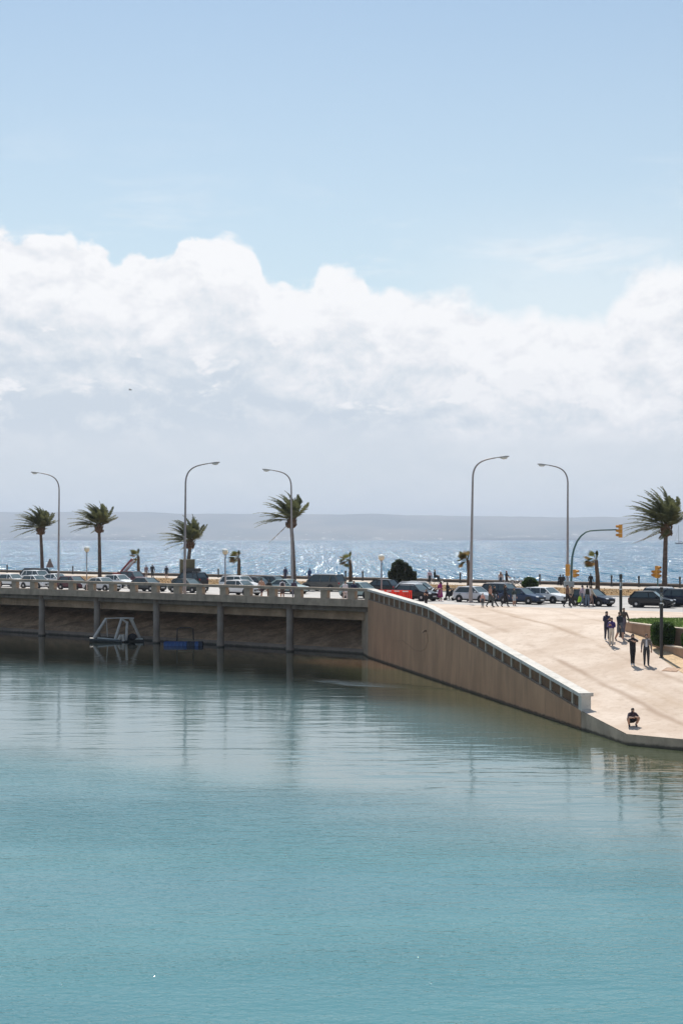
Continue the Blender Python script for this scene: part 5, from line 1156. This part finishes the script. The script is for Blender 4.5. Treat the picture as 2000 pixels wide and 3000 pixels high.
# on the far promenade
person(G(429, 131), 1.70, 'person in a mauve shirt on the far promenade', 170, 'stand', (.20, .13, .14), (.25, .2, .18), hair=HAIRB)
person(G(447, 131), 1.85, 'person in black with a pale cap on the far promenade', 190, 'stand', BK, BK, extras=cap((.6, .57, .55)))
person(G(488, 131), 1.68, 'lone person in black standing left of the olive panel', 180, 'stand', (.02, .02, .03), (.02, .02, .03), trousers=False)
person(G(836, 131), 1.78, 'person in navy standing left of the tall sparse palm', 160, 'stand', (.03, .03, .08), (.035, .035, .07))
person(G(907, 131), 1.66, 'person in a bright blue jacket above the minivan bonnet', 200, 'walk', (.02, .06, .17), (.03, .05, .12))
person(G(1258, 131), 1.66, 'person in a pink shirt right of the big dark bush', 170, 'stand', (.50, .36, .40), (.03, .03, .04))
person(G(1466, 130), 1.66, 'woman in a pale top standing by the white bicycle', 160, 'stand', (.52, .36, .30), (.06, .07, .10), long_hair=True, hair=HAIRB)
person(G(1640, 135.6), 1.28, 'person in black seated at the sea wall, left of the other seated one', 190, 'sit', BK, BK)
person(G(1648, 135.6), 1.28, 'second seated person in black, nearer the signal pole', 180, 'sit', (.025, .02, .02), BK)
person(G(1729, 128), 1.66, 'person in a black hooded coat behind the people with the bag', 150, 'stand', BK, BK, hood=True)

# ------------------------------------------------------------------ bicycles, pushchairs, bag
M_BIKE = mat('white_bike_frame', (.7, .7, .72), .4, .05, 3); M_BIKED = mat('dark_bike_frame', (.03, .035, .035), .45, .05, 3)
def bicycle(pos, rz, m, label):
    t = thing('bicycle', pos, label, 'bicycle', 'bicycles by the sea wall', rad(rz))
    for x in (-.52, .52):
        mb = MB(); n = 20; ring = [(x + math.cos(a) * .33, 0, .34 + math.sin(a) * .33) for a in [2 * math.pi * i / n for i in range(n + 1)]]; mb.tube(ring, .022, 5, False); w_ = mb.build('wheel', M_TYRE, t)
        mb = MB(); mb.tube([(x, -.04, .34), (x, .04, .34)], .03, 6)
        for i in range(6): a = i * math.pi / 6; mb.tube([(x - math.cos(a) * .32, 0, .34 - math.sin(a) * .32), (x + math.cos(a) * .32, 0, .34 + math.sin(a) * .32)], .004, 3)
        mb.build('spokes', M_RIM, w_)
    mb = MB(); bb, st, hd_ = (-.08, 0, .32), (-.22, 0, .82), (.36, 0, .86)
    for a, b in ((bb, st), (st, (.36, 0, .80)), (bb, (.38, 0, .72)), (bb, (-.52, 0, .34)), (st, (-.52, 0, .34)), (hd_, (.52, 0, .34)), ((.34, 0, 1.0), hd_), (st, (-.24, 0, .95))): mb.tube([a, b], .024, 6)
    mb.build('frame', m, t)
    mb = MB(); mb.tube([(.28, -.28, 1.0), (.36, 0, 1.02), (.28, .28, 1.0)], .018, 5); mb.build('handlebar', M_BIKED, t)
    mb = MB(); mb.ball((-.25, 0, .97), (.14, .08, .04), 8, 5); mb.build('saddle', M_TRIM, t)
    mb = MB(); mb.tube([(-.08, -.1, .32), (-.08, .1, .32)], .06, 8); mb.box((.07, .12, .3), (.1, .08, .02)); mb.box((-.22, -.12, .34), (.1, .08, .02)); mb.build('pedals', M_TRIM, t)
    return t
bp = at_u(1278, 132); bicycle(bp, -25, M_BIKED, 'dark bicycle ridden past the big dark bush')
person(bp + Vector((-.2, 0, .36)), 1.35, 'cyclist in a dark green jacket right of the big dark bush', 65, 'sit', (.02, .035, .03), (.02, .025, .025))
bp = at_u(1487, 131); bicycle(bp, -30, M_BIKE, 'white bicycle leaning by the man in black near the small round bush')
person(bp + Vector((-.2, -.35, 0)), 1.74, 'man in a black vest standing over the white bicycle', 60, 'push', (.02, .018, .02), (.03, .02, .025), sleeves=False)
bicycle(at_u(1512, 132), -25, M_BIKE, 'second white bicycle, nearer the small round bush')
def pushchair(pos, rz, label, hoodc):
    t = thing('pushchair', pos, label, 'pushchair', 'pushchairs near the red barriers', rad(rz)); fr = M_BIKED; hm = cloth(hoodc)
    mb = MB()
    for s in (-1, 1):
        for a, b in (((.35, s * .24, .12), (-.45, s * .24, 1.02)), ((-.35, s * .26, .13), (.2, s * .24, .62)), ((-.35, s * .26, .13), (.35, s * .24, .13))): mb.tube([a, b], .02, 5)
    mb.build('frame', fr, t)
    mb = MB(); mb.tube([(-.45, -.24, 1.02), (-.48, 0, 1.03), (-.45, .24, 1.02)], .025, 6); mb.build('handle', fr, t)
    mb = MB(); mb.hexa([(.3, -.2, .36), (.3, .2, .36), (-.2, .2, .36), (-.2, -.2, .36), (.32, -.22, .46), (.32, .22, .46), (-.32, .22, .95), (-.32, -.22, .95)]); mb.build('seat', hm, t)
    mb = MB(); n = 8; vs = []
    for i in range(n + 1):
        a = rad(10 + 110 * i / n)
        for s in (-1, -.5, .5, 1): vs.append((-.12 + math.cos(a) * .42 * (1 if abs(s) < 1 else .94), s * .23, .70 + math.sin(a) * .36 * (1 if abs(s) < 1 else .94)))
    mb.add(vs, [(i * 4 + j, i * 4 + j + 1, i * 4 + 5 + j, i * 4 + 4 + j) for i in range(n) for j in range(3)]); mb.build('hood', hm, t)
    for x, y, r in ((.36, -.22, .11), (.36, .22, .11), (-.36, -.27, .14), (-.36, .27, .14)): mb = MB(); mb.tube([(x, y - .025, r), (x, y + .025, r)], r, 12); mb.build('wheel', M_TYRE, t)
pushchair(hit(1266, 1757), -150, 'black pushchair left of the woman in the magenta dress', (.03, .035, .03))
pushchair(hit(1316, 1759), 160, 'dark pushchair standing alone right of the magenta dress', (.02, .018, .022))
person(hit(1310, 1757), 1.5, 'person in dark clothes bending over the lone pushchair', 60, 'push', BK, BK)
def bag():
    b = hit(1700, 1776); t = thing('shopping_bag', b + Vector((0, 0, .32)), 'bright yellow green bag carried by the person in the mauve top', 'bag'); m = mat('lime_bag', (.46, .78, .04), .5, .1, 5)
    mb = MB(); mb.hexa([(-.24, -.09, 0), (.24, -.09, 0), (.24, .09, 0), (-.24, .09, 0), (-.16, -.05, .42), (.16, -.05, .42), (.16, .05, .42), (-.16, .05, .42)]); mb.build('sack', m, t)
    mb = MB(); mb.tube([(-.1, 0, .41), (-.07, 0, .56), (.07, 0, .56), (.1, 0, .41)], .016, 5); mb.build('handle', m, t)
bag()
